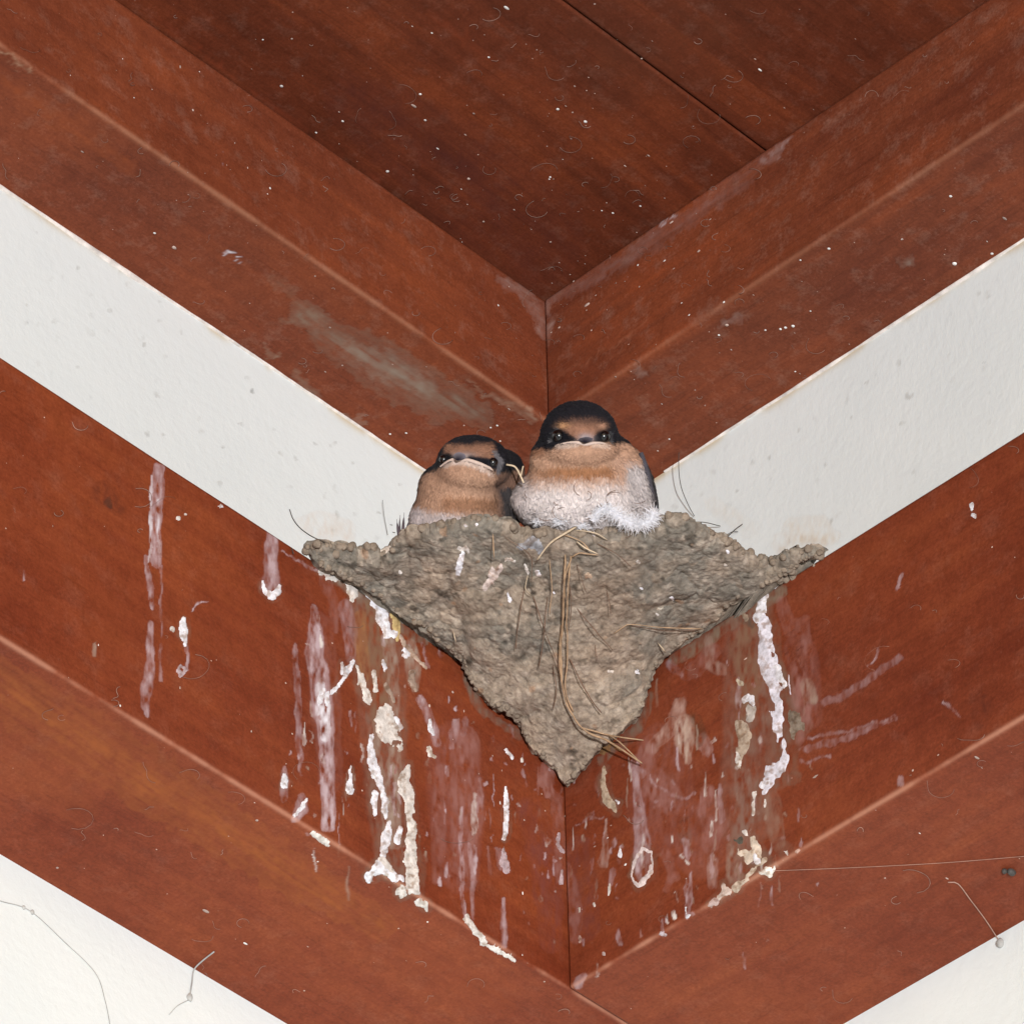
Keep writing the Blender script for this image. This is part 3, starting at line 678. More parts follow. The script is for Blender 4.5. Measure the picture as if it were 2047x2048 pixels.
# colour: tan clay with greyer top band, crevice shade painted into the seams
cl = fbm(base, 70, 14, 4); cl2 = fbm(base, 16, 24, 3)
tan = np.array([.300, .238, .183]); gry = np.array([.195, .172, .143]); lig = np.array([.385, .32, .26])
kk = np.clip(.9-(Yp-1060)/300 + (cl-.5)*3.0 + (idv-.5)*.9, 0, 1)[:, None]
colr = tan*(1-kk)+gry*kk
colr = colr + (lig-colr)*np.clip((cl2-.52)*3, 0, .7)[:, None]
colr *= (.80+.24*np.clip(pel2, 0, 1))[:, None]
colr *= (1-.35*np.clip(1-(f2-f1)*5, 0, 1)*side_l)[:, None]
colr *= (.90+.20*id2)[:, None]
colr = colr*(.88+.26*hid[:, None]) + np.array([.022, .006, .000])*np.clip((fbm(base, 130, 44, 2)-.5)*5, 0, 1)[:, None]
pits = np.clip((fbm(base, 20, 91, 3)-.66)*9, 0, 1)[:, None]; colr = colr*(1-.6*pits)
org = np.clip((fbm(base, 20, 95, 2)-.78)*7, 0, .4)[:, None]; colr = colr*(1-org)+np.array([.40, .22, .12])*org
# inner cup rows behind the rim
Vg = Vn.reshape(nx, ny, 3); cg = colr.reshape(nx, ny, 3)
top = Vg[:, 0]; ctr = np.array([-WL*.55, -WL*.55, Z3]); rows = [Vg]; crow = [cg]
inn = ctr[None]-top; inn[:, 2] = 0; L = np.linalg.norm(inn, axis=1)[:, None]; inn /= L
for (a, dz) in ((10, 3), (24, 3), (40, 0), (60, -6), (90, -14), (150, -24), (280, -34), (500, -40)):
    a_ = np.minimum(a, L*.85); q = top + inn*a_; q[:, 2] += dz
    q[:, 2] = np.maximum(q[:, 2], Z3+2 if False else q[:, 2])
    q += (np.c_[fbm(q, 16, 81), fbm(q, 16, 82), fbm(q, 16, 83)]-.5)*9
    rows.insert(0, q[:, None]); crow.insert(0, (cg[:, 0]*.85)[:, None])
Vall = np.concatenate(rows, 1); call = np.concatenate(crow, 1); m2 = Vall.shape[1]
nestE = empty('mud_nest', (-WL, -WL, Z3), 'grey-brown mud pellet nest wedged in the beam corner with two swallows sitting in it', 'nest')
NF = gridfaces(nx, m2)
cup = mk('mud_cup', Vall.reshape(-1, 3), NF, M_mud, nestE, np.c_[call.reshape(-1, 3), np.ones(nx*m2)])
BV = BVHTree.FromPolygons([Vector(v) for v in Vall.reshape(-1, 3).tolist()], NF.tolist())
def nest_hit(x, y):
    d = ray(x, y); P = np.zeros_like(d); Nn = np.zeros_like(d); bad = np.zeros(len(d), bool)
    co = Vector(CAM)
    for i in range(len(d)):
        r = BV.ray_cast(co, Vector(d[i]))
        if r[0] is None: bad[i] = True; P[i] = CAM+d[i]*F
        else: P[i] = r[0]; Nn[i] = -fw
    return P, Nn, bad
NEST_DEP = [([(925,1108,5),(920,1125,8),(914,1148,6)], WHT, 7), ([(918,1098,4),(930,1096,5),(936,1103,3)], CRM, 4),
 ([(978,1140,6),(985,1155,10),(975,1172,8),(1000,1136,7)], (.60,.50,.46), 6), ([(1074,1144,5),(1078,1150,5)], WHT, 5), ([(1016,1188,3),(1020,1200,4)], WHT, 4),
 ([(1010,1120,3),(1022,1118,4),(1030,1122,3)], CRM, 4), ([(1050,1128,3),(1056,1146,4)], CRM, 4), ([(703,1090,4),(712,1086,5),(720,1083,3)], WHT, 4), ([(768,1104,6),(774,1092,6)], (.66,.58,.5), 6),
 ([(1284,1177,4),(1285,1178,3)], WHT, 4), ([(1340,1195,3),(1344,1197,3)], WHT, 4), ([(1453,1102,4),(1455,1106,4)], WHT, 4), ([(1448,1129,3),(1452,1132,3)], CRM, 3), ([(1315,1218,4),(1322,1216,3)], (.5,.44,.36), 3),
 ([(1313,1228,3),(1315,1230,3)], CRM, 3), ([(1273,1345,4),(1276,1346,3)], WHT, 3), ([(1218,1342,4),(1224,1344,3)], (.6,.52,.46), 3), ([(1275,1123,3),(1277,1125,3)], CRM, 3), ([(1172,1152,6),(1180,1154,6)], (.50,.36,.26), 6),
 ([(931,1050,4),(934,1052,4)], (.6,.56,.56), 4), ([(953,1048,3),(954,1050,3)], WHT, 4), ([(799,1144,4),(802,1146,3)], CRM, 4), ([(1043,1090,10),(1070,1082,12),(1078,1100,9)], (.30,.30,.32), 5), ([(1107,1185,3),(1108,1187,3)], WHT, 3)]
for i, (pts, c, hg) in enumerate(NEST_DEP):
    deposit(pts, c, hg, nest_hit, nestE, 400+i*5, 'dropping_spot')

# pellets standing proud along the broken edges and stuck on the ledge
def blob(c, r, seed, sq=(1, 1, 1), nseg=12):
    V = []; Fc = []
    for i in range(nseg//2+1):
        for j in range(nseg):
            a = math.pi*i/(nseg//2); b = 2*math.pi*j/nseg
            V.append((math.sin(a)*math.cos(b), math.sin(a)*math.sin(b), math.cos(a)))
    V = np.array(V); Vw = V*np.array(sq)*r*(.7+.6*fbm(V*20+seed*31, 14, seed, 3))[:, None]
    for i in range(nseg//2):
        for j in range(nseg): Fc.append([i*nseg+j, (i+1)*nseg+j, (i+1)*nseg+(j+1) % nseg, i*nseg+(j+1) % nseg])
    return Vw+np.asarray(c), Fc
parts = []
for i in range(260):
    if i < 120: x = random.uniform(612, 1650); y = np.interp(x, RIM[:, 0], RIM[:, 1])+random.uniform(4, 12)
    else: x = random.uniform(640, 1640); y = np.interp(x, CON[:, 0], CON[:, 1])-random.uniform(4, 14)
    P, _, bad = nest_hit([x], [y])
    if bad[0]: continue
    parts.append(blob(P[0]+fw*2, random.uniform(3, 8.5) if i < 120 else random.uniform(2.5, 6.5), i, nseg=10))
for i in range(46):                                       # stray pellets pressed on near the two ends
    if i < 24: x = random.uniform(612, 700); y = 716+.612*x+random.uniform(-22, 22)
    else: x = random.uniform(1550, 1642); y = 1113-.615*(x-1638)+random.uniform(-18, 14)
    sd_ = 0 if i < 24 else 1
    P, N, top = face_hit(sd_, np.array([x]), np.array([y]))
    if top[0]: P = onplane([x], [y], 2, Z3)
    parts.append(blob(P[0], random.uniform(3, 9), i+300, nseg=10))
PV, PF = join(parts); pc = tan*.8*(.75+.5*vnoise(PV, 14, 4))[:, None]
mk('mud_pellets', PV, PF, M_mud, nestE, np.c_[pc, np.ones(len(PV))])['kind'] = 'stuff'

# straws, rootlets
STRAWS = [
 ([(1131,1109),(1127,1186),(1124,1249),(1121,1311),(1127,1388),(1144,1429),(1172,1463),(1215,1482),(1259,1510),(1284,1527)], 3.6, M_straw),
 ([(1141,1112),(1136,1180),(1133,1240),(1135,1311),(1130,1380),(1146,1425)], 2.4, M_straw),
 ([(1205,1468),(1243,1475),(1288,1481)], 2.6, M_straw), ([(1160,1455),(1200,1466),(1230,1478),(1275,1520)], 2.4, M_straw),
 ([(1074,1120),(1090,1098),(1108,1080),(1145,1058),(1152,1054)], 3.4, M_straw_pale),
 ([(1089,1005),(1093,1022),(1099,1040),(1120,1064),(1145,1077),(1170,1096),(1195,1108)], 2.2, M_straw_pale),
 ([(1144,1114),(1158,1106),(1175,1108),(1196,1110)], 2.3, M_straw),
 ([(1124,1068),(1160,1082),(1178,1100)], 1.8, M_straw), ([(1150,1060),(1190,1066),(1215,1080)], 1.8, M_straw_pale),
 ([(1153,1217),(1190,1261),(1225,1301)], 1.5, M_twig), ([(1138,1317),(1163,1367),(1184,1404),(1203,1427)], 1.9, M_twig),
 ([(1228,1267),(1245,1255),(1262,1249),(1324,1255),(1405,1258)], 1.9, M_straw), ([(1262,1251),(1330,1262),(1400,1260)], 1.2, M_twig),
 ([(1049,1177),(1038,1233),(1031,1298)], 1.5, M_twig), ([(1094,1193),(1088,1264),(1077,1336)], 1.6, M_twig),
 ([(1066,1193),(1088,1258),(1104,1300),(1120,1345)], 1.5, M_twig), ([(986,1068),(987,1095),(988,1118)], 1.8, M_straw),
 ([(1194,1087),(1234,1109),(1262,1134)], 1.4, M_twig), ([(1056,1150),(1050,1176),(1062,1190)], 1.5, M_straw_pale),
 ([(1139,1170),(1142,1215),(1136,1260)], 1.3, M_twig), ([(1105,1330),(1112,1380),(1106,1420)], 1.4, M_twig),
 ([(1212,1180),(1218,1205),(1220,1228)], 1.2, M_twig), ([(1190,1290),(1194,1320)], 1.2, M_twig),
 ([(1098,1120),(1104,1180),(1098,1230)], 1.5, M_straw), ([(1144,1112),(1128,1160),(1130,1200)], 2.0, M_straw),
 ([(1122,1250),(1118,1320),(1124,1370)], 2.6, M_straw), ([(1315,1285),(1330,1305)], 2.6, M_straw_pale),
 ([(905,1262),(913,1285)], 1.4, M_straw_pale), ([(1153,1130),(1172,1185)], 1.1, M_twig), ([(1010,1075),(1060,1112),(1062,1165)], 1.1, M_twig),
]
def any_hit(x, y):
    P, N, bad = nest_hit(x, y)
    if bad.any():
        xb = np.asarray(x, float)[bad]; yb = np.asarray(y, float)[bad]
        dl = dplane(xb, yb, 1, -WL); dr = dplane(xb, yb, 0, -WL); wl_ = np.minimum(dl, dr)
        pp = at(xb, yb, wl_); over_ = pp[:, 2] > Z3
        ww = np.minimum(dplane(xb, yb, 1, 0), dplane(xb, yb, 0, 0)); pp[over_] = at(xb, yb, ww)[over_]
        un = pp[:, 2] < Z1; pu = onplane(xb, yb, 2, Z1); pp[un] = pu[un]
        P[bad] = pp
    return P
for i, (pts, r, mt) in enumerate(STRAWS):
    q = smooth_path(pts, 6); P = any_hit(q[:, 0], q[:, 1]); dep = (P-CAM)@fw
    k = 7; pad = np.r_[[dep[0]]*k, dep, [dep[-1]]*k]; dep = np.array([pad[j:j+2*k+1].min()*.5+pad[j:j+2*k+1].mean()*.5 for j in range(len(dep))])
    if i in (0, 3): lift = np.interp(np.linspace(0, 1, len(q)), [0, .4, .75, 1], [6, 5, 20, 26])
    else: lift = 3+6*np.sin(np.linspace(0.1, 3.0, len(q)))
    wob = (fbm(np.c_[q[:, 0]*0+i*50, np.arange(len(q))*5.], 18, i)-.5)*3
    P = at(q[:, 0]+wob, q[:, 1], dep-lift-r)
    rr = r*.52*(.5+1.0*fbm(np.c_[np.arange(len(q))*4., q[:, 0]*0], 12, i+3)); rr[0] *= .6; rr[-1] *= .5
    V, Fc = tube(P, rr, 6); mk('straw' if mt is not M_twig else 'rootlet', V, Fc, mt, nestE)

# ------------------------------------------------------------------ swallows
def smin(a, b, k):
    h = np.clip(.5+.5*(b-a)/k, 0, 1); return b*(1-h)+a*h-k*h*(1-h)
def sdf(P, prim, k):
    d = None
    for (cx, cy, cz, rx, ry, rz, an) in prim:
        q = P-np.array([cx, -cy, cz]); c, s = math.cos(an), math.sin(an)
        q = np.c_[q[:, 0]*c+q[:, 1]*s, -q[:, 0]*s+q[:, 1]*c, q[:, 2]]/np.array([rx, ry, rz])
        r = np.linalg.norm(q, axis=1); g = np.linalg.norm(q/np.array([rx, ry, rz]), axis=1)+1e-9
        e = r*(r-1)/g; d = e if d is None else smin(d, e, k)
    return d
def bird_mesh(prim, centre, k=14, n=190):
    th = np.linspace(0.001, math.pi-.001, n); ph = np.linspace(0, 2*math.pi, n*2, endpoint=False)
    A, B = np.meshgrid(th, ph, indexing='ij'); A = A.ravel(); B = B.ravel()
    D = np.c_[np.sin(A)*np.cos(B), np.sin(A)*np.sin(B), np.cos(A)]
    c = np.array([centre[0], -centre[1], centre[2]])
    lo = np.zeros(len(D)); hi = np.full(len(D), 0.0); tt = np.full(len(D), 320.0)
    # march from outside in to the first hit
    act = np.ones(len(D), bool)
    for _ in range(60):
        d = sdf(c+D*tt[:, None], prim, k); tt = np.where(np.abs(d) > .05, tt-np.clip(d*.8, -20, 40), tt)
    P = c+D*tt[:, None]; m = 2*n; Fc = []
    i = np.arange(n-1)[:, None]; j = np.arange(m)[None]
    a = (i*m+j).ravel(); b_ = (i*m+(j+1) % m).ravel()
    Fc = np.stack([a, a+m, b_+m, b_], 1)
    return P, Fc
def to_world(L, anchor):                                  # local px frame -> modelling space; z toward the camera
    return at(L[:, 0], -L[:, 1], anchor-L[:, 2])
def normals(P, prim, k):
    e = .5; N = np.stack([sdf(P+np.eye(3)[i]*e, prim, k)-sdf(P-np.eye(3)[i]*e, prim, k) for i in range(3)], 1)
    return N/(np.linalg.norm(N, axis=1)[:, None]+1e-9)
def sstep(a, b, x): t = np.clip((x-a)/(b-a+1e-9), 0, 1); return t*t*(3-2*t)
BLK = np.array([.012, .011, .014]); RUF = np.array([.25, .125, .078]); THR = np.array([.385, .225, .148]); BEL = np.array([.60, .53, .51]); SKN = np.array([.52, .40, .34])

def colour_right(P):
    x, y, z = P[:, 0], -P[:, 1], P[:, 2]; n = fbm(P, 14, 3, 3)-.5; n2 = fbm(P, 5, 8, 2)-.5
    c = np.tile(THR, (len(P), 1)); jx = x+n*10; jy = y+n*12
    def put(col, m): nonlocal c; m = np.clip(m, 0, 1)[:, None]; c = c*(1-m)+np.asarray(col)*m
    # breast: chestnut band deepened by painted chin-fold shade, then whitish belly
    put((.27, .125, .062), sstep(928, 938, jy)*(1-sstep(950, 966, jy))*np.exp(-((x-1165)/90.)**4))
    put((.42, .26, .185), sstep(1215, 1240, jx)*sstep(900, 925, y)*.8)
    put((.46,.33,.27), sstep(946, 966, jy)); put(BEL, sstep(958, 986, jy+n*16)); put((.34,.30,.29), sstep(970, 995, y)*np.clip((fbm(P, 20, 41, 4)-.50)*7, 0, .7)); put((.30,.25,.23), sstep(985, 1010, y)*(1-sstep(1080, 1130, x))*.5); put((.48, .43, .42), sstep(1240, 1262, jx)*sstep(915, 940, y))
    put((.48, .41, .39), (1-sstep(1048, 1066, jx))*sstep(940, 962, y))
    put((.085, .075, .08), sstep(1274+0, 1286, jx+n*6-(y-905)*.24)*sstep(893, 905, y))
    # crown and sides of the head
    edge = 905 - 0*x; capb = 893+.0040*(x-1160)**2*(x < 1160)+.0010*(x-1160)**2*(x >= 1160)
    cap = 1-sstep(-6, 6, jy-np.where(x < 1160, 889+(1160-x)*.16, 884+(x-1160)*.03)); put(BLK, cap)
    # rufous forehead
    fr = np.exp(-((x-1163)/37.)**4)*sstep(830, 862, jy)*(1-sstep(874, 884, y))*(z > 40); put((.27,.135,.085), fr*.95)
    put((.42, .22, .11), np.exp(-(((x-1128)/11)**2+((y-852)/5)**2))*.9); put((.36, .19, .12), np.exp(-(((x-1203)/9)**2+((y-853)/6)**2))*.9)
    # lores and brow
    def line(x0, y0, x1, y1, w):
        dx, dy = x1-x0, y1-y0; t = np.clip(((x-x0)*dx+(y-y0)*dy)/(dx*dx+dy*dy), 0, 1); return np.exp(-((np.hypot(x-x0-t*dx, y-y0-t*dy))/w)**4)
    put((.13,.125,.13), line(1102, 882, 1104, 866, 2.4)*.8); put((.10,.095,.10), line(1104, 866, 1116, 857, 2.0)*.7); put((.07,.07,.075), line(1220, 864, 1222, 884, 2.4)*.8)
    put((.006,.006,.008), line(1118, 866, 1146, 879, 6.5)); put((.006,.006,.008), line(1205, 868, 1192, 877, 6.5))
    put((.006,.006,.008), line(1110, 872, 1128, 874, 12)); put((.006,.006,.008), line(1200, 873, 1212, 874, 11))
    put((.30, .26, .27), np.exp(-(((x-1171)/15)**2+((y-876)/9)**2)*1.2))
    put((.50,.37,.30), (line(1118, 893, 1154, 890, 5)+line(1186, 890, 1214, 892, 5))*.7)
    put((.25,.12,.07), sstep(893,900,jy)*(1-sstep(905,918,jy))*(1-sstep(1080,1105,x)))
    return np.clip(c*(1+n2[:, None]*.45), .004, .85)
def colour_left(P):
    x, y, z = P[:, 0], -P[:, 1], P[:, 2]; n = fbm(P, 14, 13, 3)-.5; n2 = fbm(P, 5, 18, 2)-.5
    c = np.tile(THR*.95, (len(P), 1)); jx = x+n*10; jy = y+n*10
    def put(col, m): nonlocal c; m = np.clip(m, 0, 1)[:, None]; c = c*(1-m)+np.asarray(col)*m
    def line(x0, y0, x1, y1, w):
        dx, dy = x1-x0, y1-y0; t = np.clip(((x-x0)*dx+(y-y0)*dy)/(dx*dx+dy*dy), 0, 1); return np.exp(-((np.hypot(x-x0-t*dx, y-y0-t*dy))/w)**4)
    put((.24, .12, .068), sstep(986, 996, jy)*(1-sstep(1008, 1022, jy))*sstep(872, 895, x)*.9)
    put((.46, .38, .36), sstep(1012, 1030, jy+(x-900)*-.10)); put((.5,.43,.42), (1-sstep(838,856,jx))*sstep(1005,1020,y))
    put((.15, .085, .06), sstep(985, 1000, jx)*sstep(930, 945, y)); put((.035,.030,.03), sstep(992, 1003, jx-(y-960)*.12)*sstep(962, 978, y)*(1-sstep(1024, 1036, jx)*0))
    cap = np.where(x < 917, 919+(917-x)*.40, np.where(x < 990, 920+(x-917)*.28, 941-(x-990)*.15)); put(BLK, 1-sstep(-4, 5, jy-cap))
    fr = sstep(884, 898, jy+np.abs(x-930)*.06)*(1-sstep(908, 916, y-(x-917)*.10))*sstep(884, 896, jx)*(1-sstep(976, 990, jx))*(z > 25); put(RUF*.95, fr*.9)
    put((.30, .25, .24), np.exp(-(((x-925)/22)**2+((y-912)/7)**2))*.9)
    put((.52,.40,.34), (line(890, 931, 910, 924, 5)+line(910, 924, 935, 926, 6)+line(935, 926, 962, 934, 6)+line(962, 934, 982, 945, 5))*.7)
    put((.16,.15,.16), line(985, 905, 1000, 920, 4)*.7); put((.16,.15,.16), line(1000, 920, 996, 940, 4)*.7)
    put((.010,.010,.014), line(940, 918, 985, 924, 7)); put((.02,.02,.025), line(912, 917, 930, 919, 3))
    put((.006,.006,.008), line(884, 921, 896, 915, 10))
    return np.clip(c*(1+n2[:, None]*.45), .004, .85)

def build_bird(label, prim, centre, anchor, colf, eyes, gape, beak, seed, nplume=17000, k=19):
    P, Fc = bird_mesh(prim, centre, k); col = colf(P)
    N = normals(P, prim, k); P = P + N*((fbm(P, 12, seed, 3)-.5)*4.0)[:, None]
    W = to_world(P, anchor)
    root = empty('swallow', W[W[:, 2].argmin()], label, 'bird', None)
    mk('body', W, Fc, M_film, root, np.c_[col, np.ones(len(P))])
    # plumage: short overlapping vane tips lying on the body, each a slim leaf
    rg = np.random.default_rng(seed); m = 2*190
    A = P[Fc[:, 0]]; B = P[Fc[:, 1]]; D = P[Fc[:, 3]]; ar = np.linalg.norm(np.cross(B-A, D-A), axis=1)
    front = N[Fc[:, 0], 2] > -.35; ar = ar*front*(A[:, 1] > -1085)
    idx = rg.choice(len(Fc), nplume, p=ar/ar.sum()); u, v = rg.random(nplume)[:, None], rg.random(nplume)[:, None]
    Q = A[idx]+(B[idx]-A[idx])*u+(D[idx]-A[idx])*v; Nq = N[Fc[idx, 0]]
    bk = np.array([beak[0], -beak[1], beak[2]]); flow = Q-bk; flow[:, 2] *= .5; fl = flow/(np.linalg.norm(flow, axis=1)[:, None]+1e-9)
    body = sstep(900, 950, -Q[:, 1])[:, None]; fl = fl*(1-body)+np.array([0, -1, .0])*body + rg.normal(0, .16, (nplume, 3))
    T = fl-Nq*np.sum(fl*Nq, 1)[:, None]; T /= np.linalg.norm(T, axis=1)[:, None]+1e-9; Bn = np.cross(Nq, T)
    dist = np.linalg.norm(flow, axis=1); ln = (3.0+np.clip(dist-15, 0, 90)*.085)*(.7+.6*rg.random(nplume)); wd = ln*(.13+.08*rg.random(nplume))
    near = np.ones(nplume, bool)
    for (ex, ey, er) in eyes: near &= np.hypot(Q[:, 0]-ex, -Q[:, 1]-ey) > er+1.5
    near &= dist > 13
    Q, Nq, T, Bn, ln, wd = [a[near] for a in (Q, Nq, T, Bn, ln, wd)]
    lift = (.10+.16*rg.random(len(Q)))[:, None]; L1 = ln[:, None]; W1 = wd[:, None]
    v0 = Q-Nq*.6; v1 = Q+T*L1*.5+Bn*W1+Nq*(L1*lift*.6+.3); v2 = Q+T*L1+Nq*(L1*lift+.3); v3 = Q+T*L1*.5-Bn*W1+Nq*(L1*lift*.6+.3)
    PV = np.stack([v0, v1, v2, v3], 1).reshape(-1, 3); pf = np.arange(len(Q)*4).reshape(-1, 4)
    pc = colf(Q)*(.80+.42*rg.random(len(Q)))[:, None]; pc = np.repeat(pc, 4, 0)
    mk('plumage', to_world(PV, anchor), pf, M_film, root, np.c_[np.clip(pc, 0, .9), np.ones(len(pc))])
    bv = BVHTree.FromPolygons([Vector(p) for p in P.tolist()], Fc.tolist())
    def zat(x, y, d=60.):
        r = bv.ray_cast(Vector((x, -y, 400)), Vector((0, 0, -1))); return r[0].z if r[0] is not None else d
    for (ex, ey, er) in eyes:
        z = zat(ex, ey); V, F2 = blob((0, 0, 0), 1, 1, nseg=64); V = V[:, [0, 2, 1]]*[1, 1, -1]
        V = V/np.linalg.norm(V, axis=1)[:, None]*er + np.array([ex, -ey, z-er*.42])
        mk('eye', to_world(V, anchor), F2, M_eye, root)
    # beak: short flat triangular bill on a wide gape
    bx, by, bz, bwid, tipx, tipy, tipz = beak
    br = []
    for t in np.linspace(0, 1, 12):
        cx = bx+(tipx-bx)*t; cy = by+(tipy-by)*t; cz = bz+(tipz-bz)*t; wdt = bwid*(1-t)**.8+2.6; hh = 9.0*(1-t)**.7+2.2
        br.append([(cx+wdt*math.cos(a), -(cy-hh*.8*math.sin(a)*(1 if math.sin(a) > 0 else .55)), cz) for a in np.linspace(0, 2*math.pi, 16, endpoint=False)])
    V = np.array(br).reshape(-1, 3); F2 = []
    for i in range(11):
        for j in range(16): F2.append([i*16+j, i*16+(j+1) % 16, (i+1)*16+(j+1) % 16, (i+1)*16+j])
    F2.append([11*16+j for j in range(16)])
    tt = np.repeat(np.linspace(0, 1, 12), 16)[:, None]; bc = np.array([.24, .22, .26])*(1-tt**.9)+np.array([.012, .01, .016])*tt**.9
    mk('beak', to_world(V, anchor), F2, M_film, root, np.c_[bc, np.ones(len(V))])
    gq = smooth_path([(a, b) for a, b, _ in gape], 2.0); gw = np.interp(np.linspace(0, 1, len(gq)), np.linspace(0, 1, len(gape)), [c for _, _, c in gape])
    zz = np.array([zat(a, b) for a, b in gq]); kk = 4; pad = np.r_[[zz[0]]*kk, zz, [zz[-1]]*kk]; zz = np.array([pad[i:i+2*kk+1].mean() for i in range(len(zz))])
    Lp = np.c_[gq[:, 0], -gq[:, 1], zz-.3]; ring = []
    T = np.gradient(Lp[:, :2], axis=0); T /= np.linalg.norm(T, axis=1)[:, None]; Nn = np.c_[-T[:, 1], T[:, 0]]
    for a in np.linspace(0, 2*math.pi, 8, endpoint=False):
        ring.append(np.c_[Lp[:, :2]+Nn*(math.cos(a)*gw)[:, None], Lp[:, 2]+math.sin(a)*gw*.9])
    V = np.stack(ring, 1).reshape(-1, 3); F2 = []
    for i in range(len(gq)-1):
        for j in range(8): F2.append([i*8+j, i*8+(j+1) % 8, (i+1)*8+(j+1) % 8, (i+1)*8+j])
    gc = SKN[None]*(.85+.3*fbm(V, 7, seed))[:, None]
    mk('gape', to_world(V, anchor), F2, M_film, root, np.c_[gc, np.ones(len(V))])
    return root, zat

drim = float(dplane([1000], [1035], 2, Z3+22)[0])
AR = drim+125; AL = drim+112
PR = [(1158,873,58,76,70,70,0), (1120,907,34,54,38,50,0), (1214,905,28,50,36,46,0), (1236,930,16,44,32,40,0), (1166,899,84,64,35,48,0), (1150,925,36,84,44,58,0), (1190,935,30,84,44,56,0), (1162,972,25,113,76,84,0), (1166,1012,20,136,72,92,0), (1080,1000,50,58,46,50,0), (1276,985,-10,34,88,60,.22), (1168,866,84,40,26,46,0)]
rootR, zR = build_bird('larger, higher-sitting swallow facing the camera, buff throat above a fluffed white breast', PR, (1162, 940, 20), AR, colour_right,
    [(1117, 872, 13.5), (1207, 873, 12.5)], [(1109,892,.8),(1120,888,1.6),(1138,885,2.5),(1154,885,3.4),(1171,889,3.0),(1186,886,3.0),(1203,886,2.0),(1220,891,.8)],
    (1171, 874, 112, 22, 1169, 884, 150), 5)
PL = [(904,968,34,62,46,52,0), (947,926,55,72,55,66,-.10), (935,945,78,54,34,48,.05), (917,998,30,80,66,68,.12), (908,1038,22,88,60,58,0), (1000,945,0,46,46,50,-.3), (1008,1000,-5,36,66,50,.05)]
rootL, zL = build_bird('smaller, lower-sitting swallow looking down to the left, with a plain rufous throat', PL, (930, 985, 25), AL, colour_left,
    [(985, 925, 10.5), (887, 919, 9)], [(880,934,1.8),(892,925,2.6),(906,919,3.0),(920,921,2.8),(935,920,3.4),(952,925,3.8),(970,932,3.6),(981,938,3.0),(989,949,1.8)],
    (922, 913, 110, 14, 915, 920, 136), 9)

# wing and tail tips
def quill(pts, wmax, anchor, root, name, c, zoff):
    q = smooth_path(pts, 3); t = np.linspace(0, 1, len(q)); wd = wmax*np.sin(np.clip(t*1.05+.12, 0, 1)*math.pi)**.6*(1-.2*t)+.4
    T = np.gradient(q, axis=0); T /= np.linalg.norm(T, axis=1)[:, None]; Nn = np.c_[-T[:, 1], T[:, 0]]
    rows = []
    for s_ in (-1, -.4, 0, .4, 1): rows.append(np.c_[(q+Nn*(wd*s_)[:, None])*[1, -1], zoff+2.0*(1-abs(s_))+t*2])
    for s_ in (.9, 0, -.9): rows.append(np.c_[(q+Nn*(wd*s_)[:, None])*[1, -1], zoff-1.2+t*2])
    V = np.stack(rows, 1).reshape(-1, 3); F2 = []
    for i in range(len(q)-1):
        for j in range(8): F2.append([i*8+j, i*8+(j+1) % 8, (i+1)*8+(j+1) % 8, (i+1)*8+j])
    cc = np.asarray(c)[None]*(.7+.6*fbm(V, 8, 3))[:, None]
    mk(name, to_world(V, anchor), F2, M_film, root, np.c_[cc, np.ones(len(V))])
for pts, wv in (([(800,1085),(796,1060),(793,1038)], 3.2), ([(806,1085),(806,1055),(808,1025)], 3.2), ([(812,1080),(815,1052),(818,1038)], 2.8), ([(817,1080),(822,1050),(831,1030)], 3.0), ([(801,1080),(799,1048),(800,1030)], 1.6)):
    quill(pts, wv, AL, rootL, 'wing_feather', (.10, .075, .085), 20)
quill([(1281,905),(1292,945),(1302,985),(1312,1030)], 7, AR, rootR, 'wing_feather', (.06, .055, .065), 30)
quill([(1274,915),(1288,955),(1296,1000),(1304,1035)], 6, AR, rootR, 'wing_feather', (.10, .09, .10), 26)
quill([(1044,930),(1038,950),(1040,975)], 5, AR, rootR, 'wing_feather', (.14, .13, .15), 18)
quill([(1010,965),(1016,995),(1022,1030)], 8, AL, rootL, 'wing_feather', (.035, .03, .03), 44)

# white downy feather and lining wisps at the rim
def hairs(curves, rad, mat, name, parent, kind=None):
    parts = [tube(c, r, 4) for c, r in curves]; V, F2 = join(parts); o = mk(name, V, F2, mat, parent)
    if kind: o['kind'] = kind
    return o
sp_ = smooth_path([(1184,1042),(1196,1024),(1208,1017),(1222,1022),(1238,1034),(1262,1046),(1284,1049),(1300,1040),(1308,1026)], 1.3)
cur = []; dfe = drim+4
T = np.gradient(sp_, axis=0); T /= np.linalg.norm(T, axis=1)[:, None]
for i, p in enumerate(sp_):
    for sgn in (-1, 1):
        for rep in range(9):
            ln = random.choice((4, 6, 9, 12, 19))*random.uniform(.7, 1.2)*(1.1 if i > 30 else .8); a = random.uniform(.15, 2.2)*sgn
            ca, sa = math.cos(a), math.sin(a); d = np.array([T[i, 0]*ca-T[i, 1]*sa, T[i, 0]*sa+T[i, 1]*ca]); cu = random.uniform(-.6, .6); zz = random.uniform(-8, 8)
            pts = [(p+d*ln*s+np.array([-d[1], d[0]])*cu*ln*s*s) for s in (0, .35, .7, 1)]
            pts = np.array(pts); cur.append((at(pts[:, 0], pts[:, 1], dfe-6-np.array([0, .3, .7, 1])*zz), np.array([.6, .5, .38, .2])))
cur.append((at(sp_[:, 0], sp_[:, 1], np.full(len(sp_), dfe-6.)), 1.3))
hairs(cur, 1, M_down, 'down_feather', nestE)
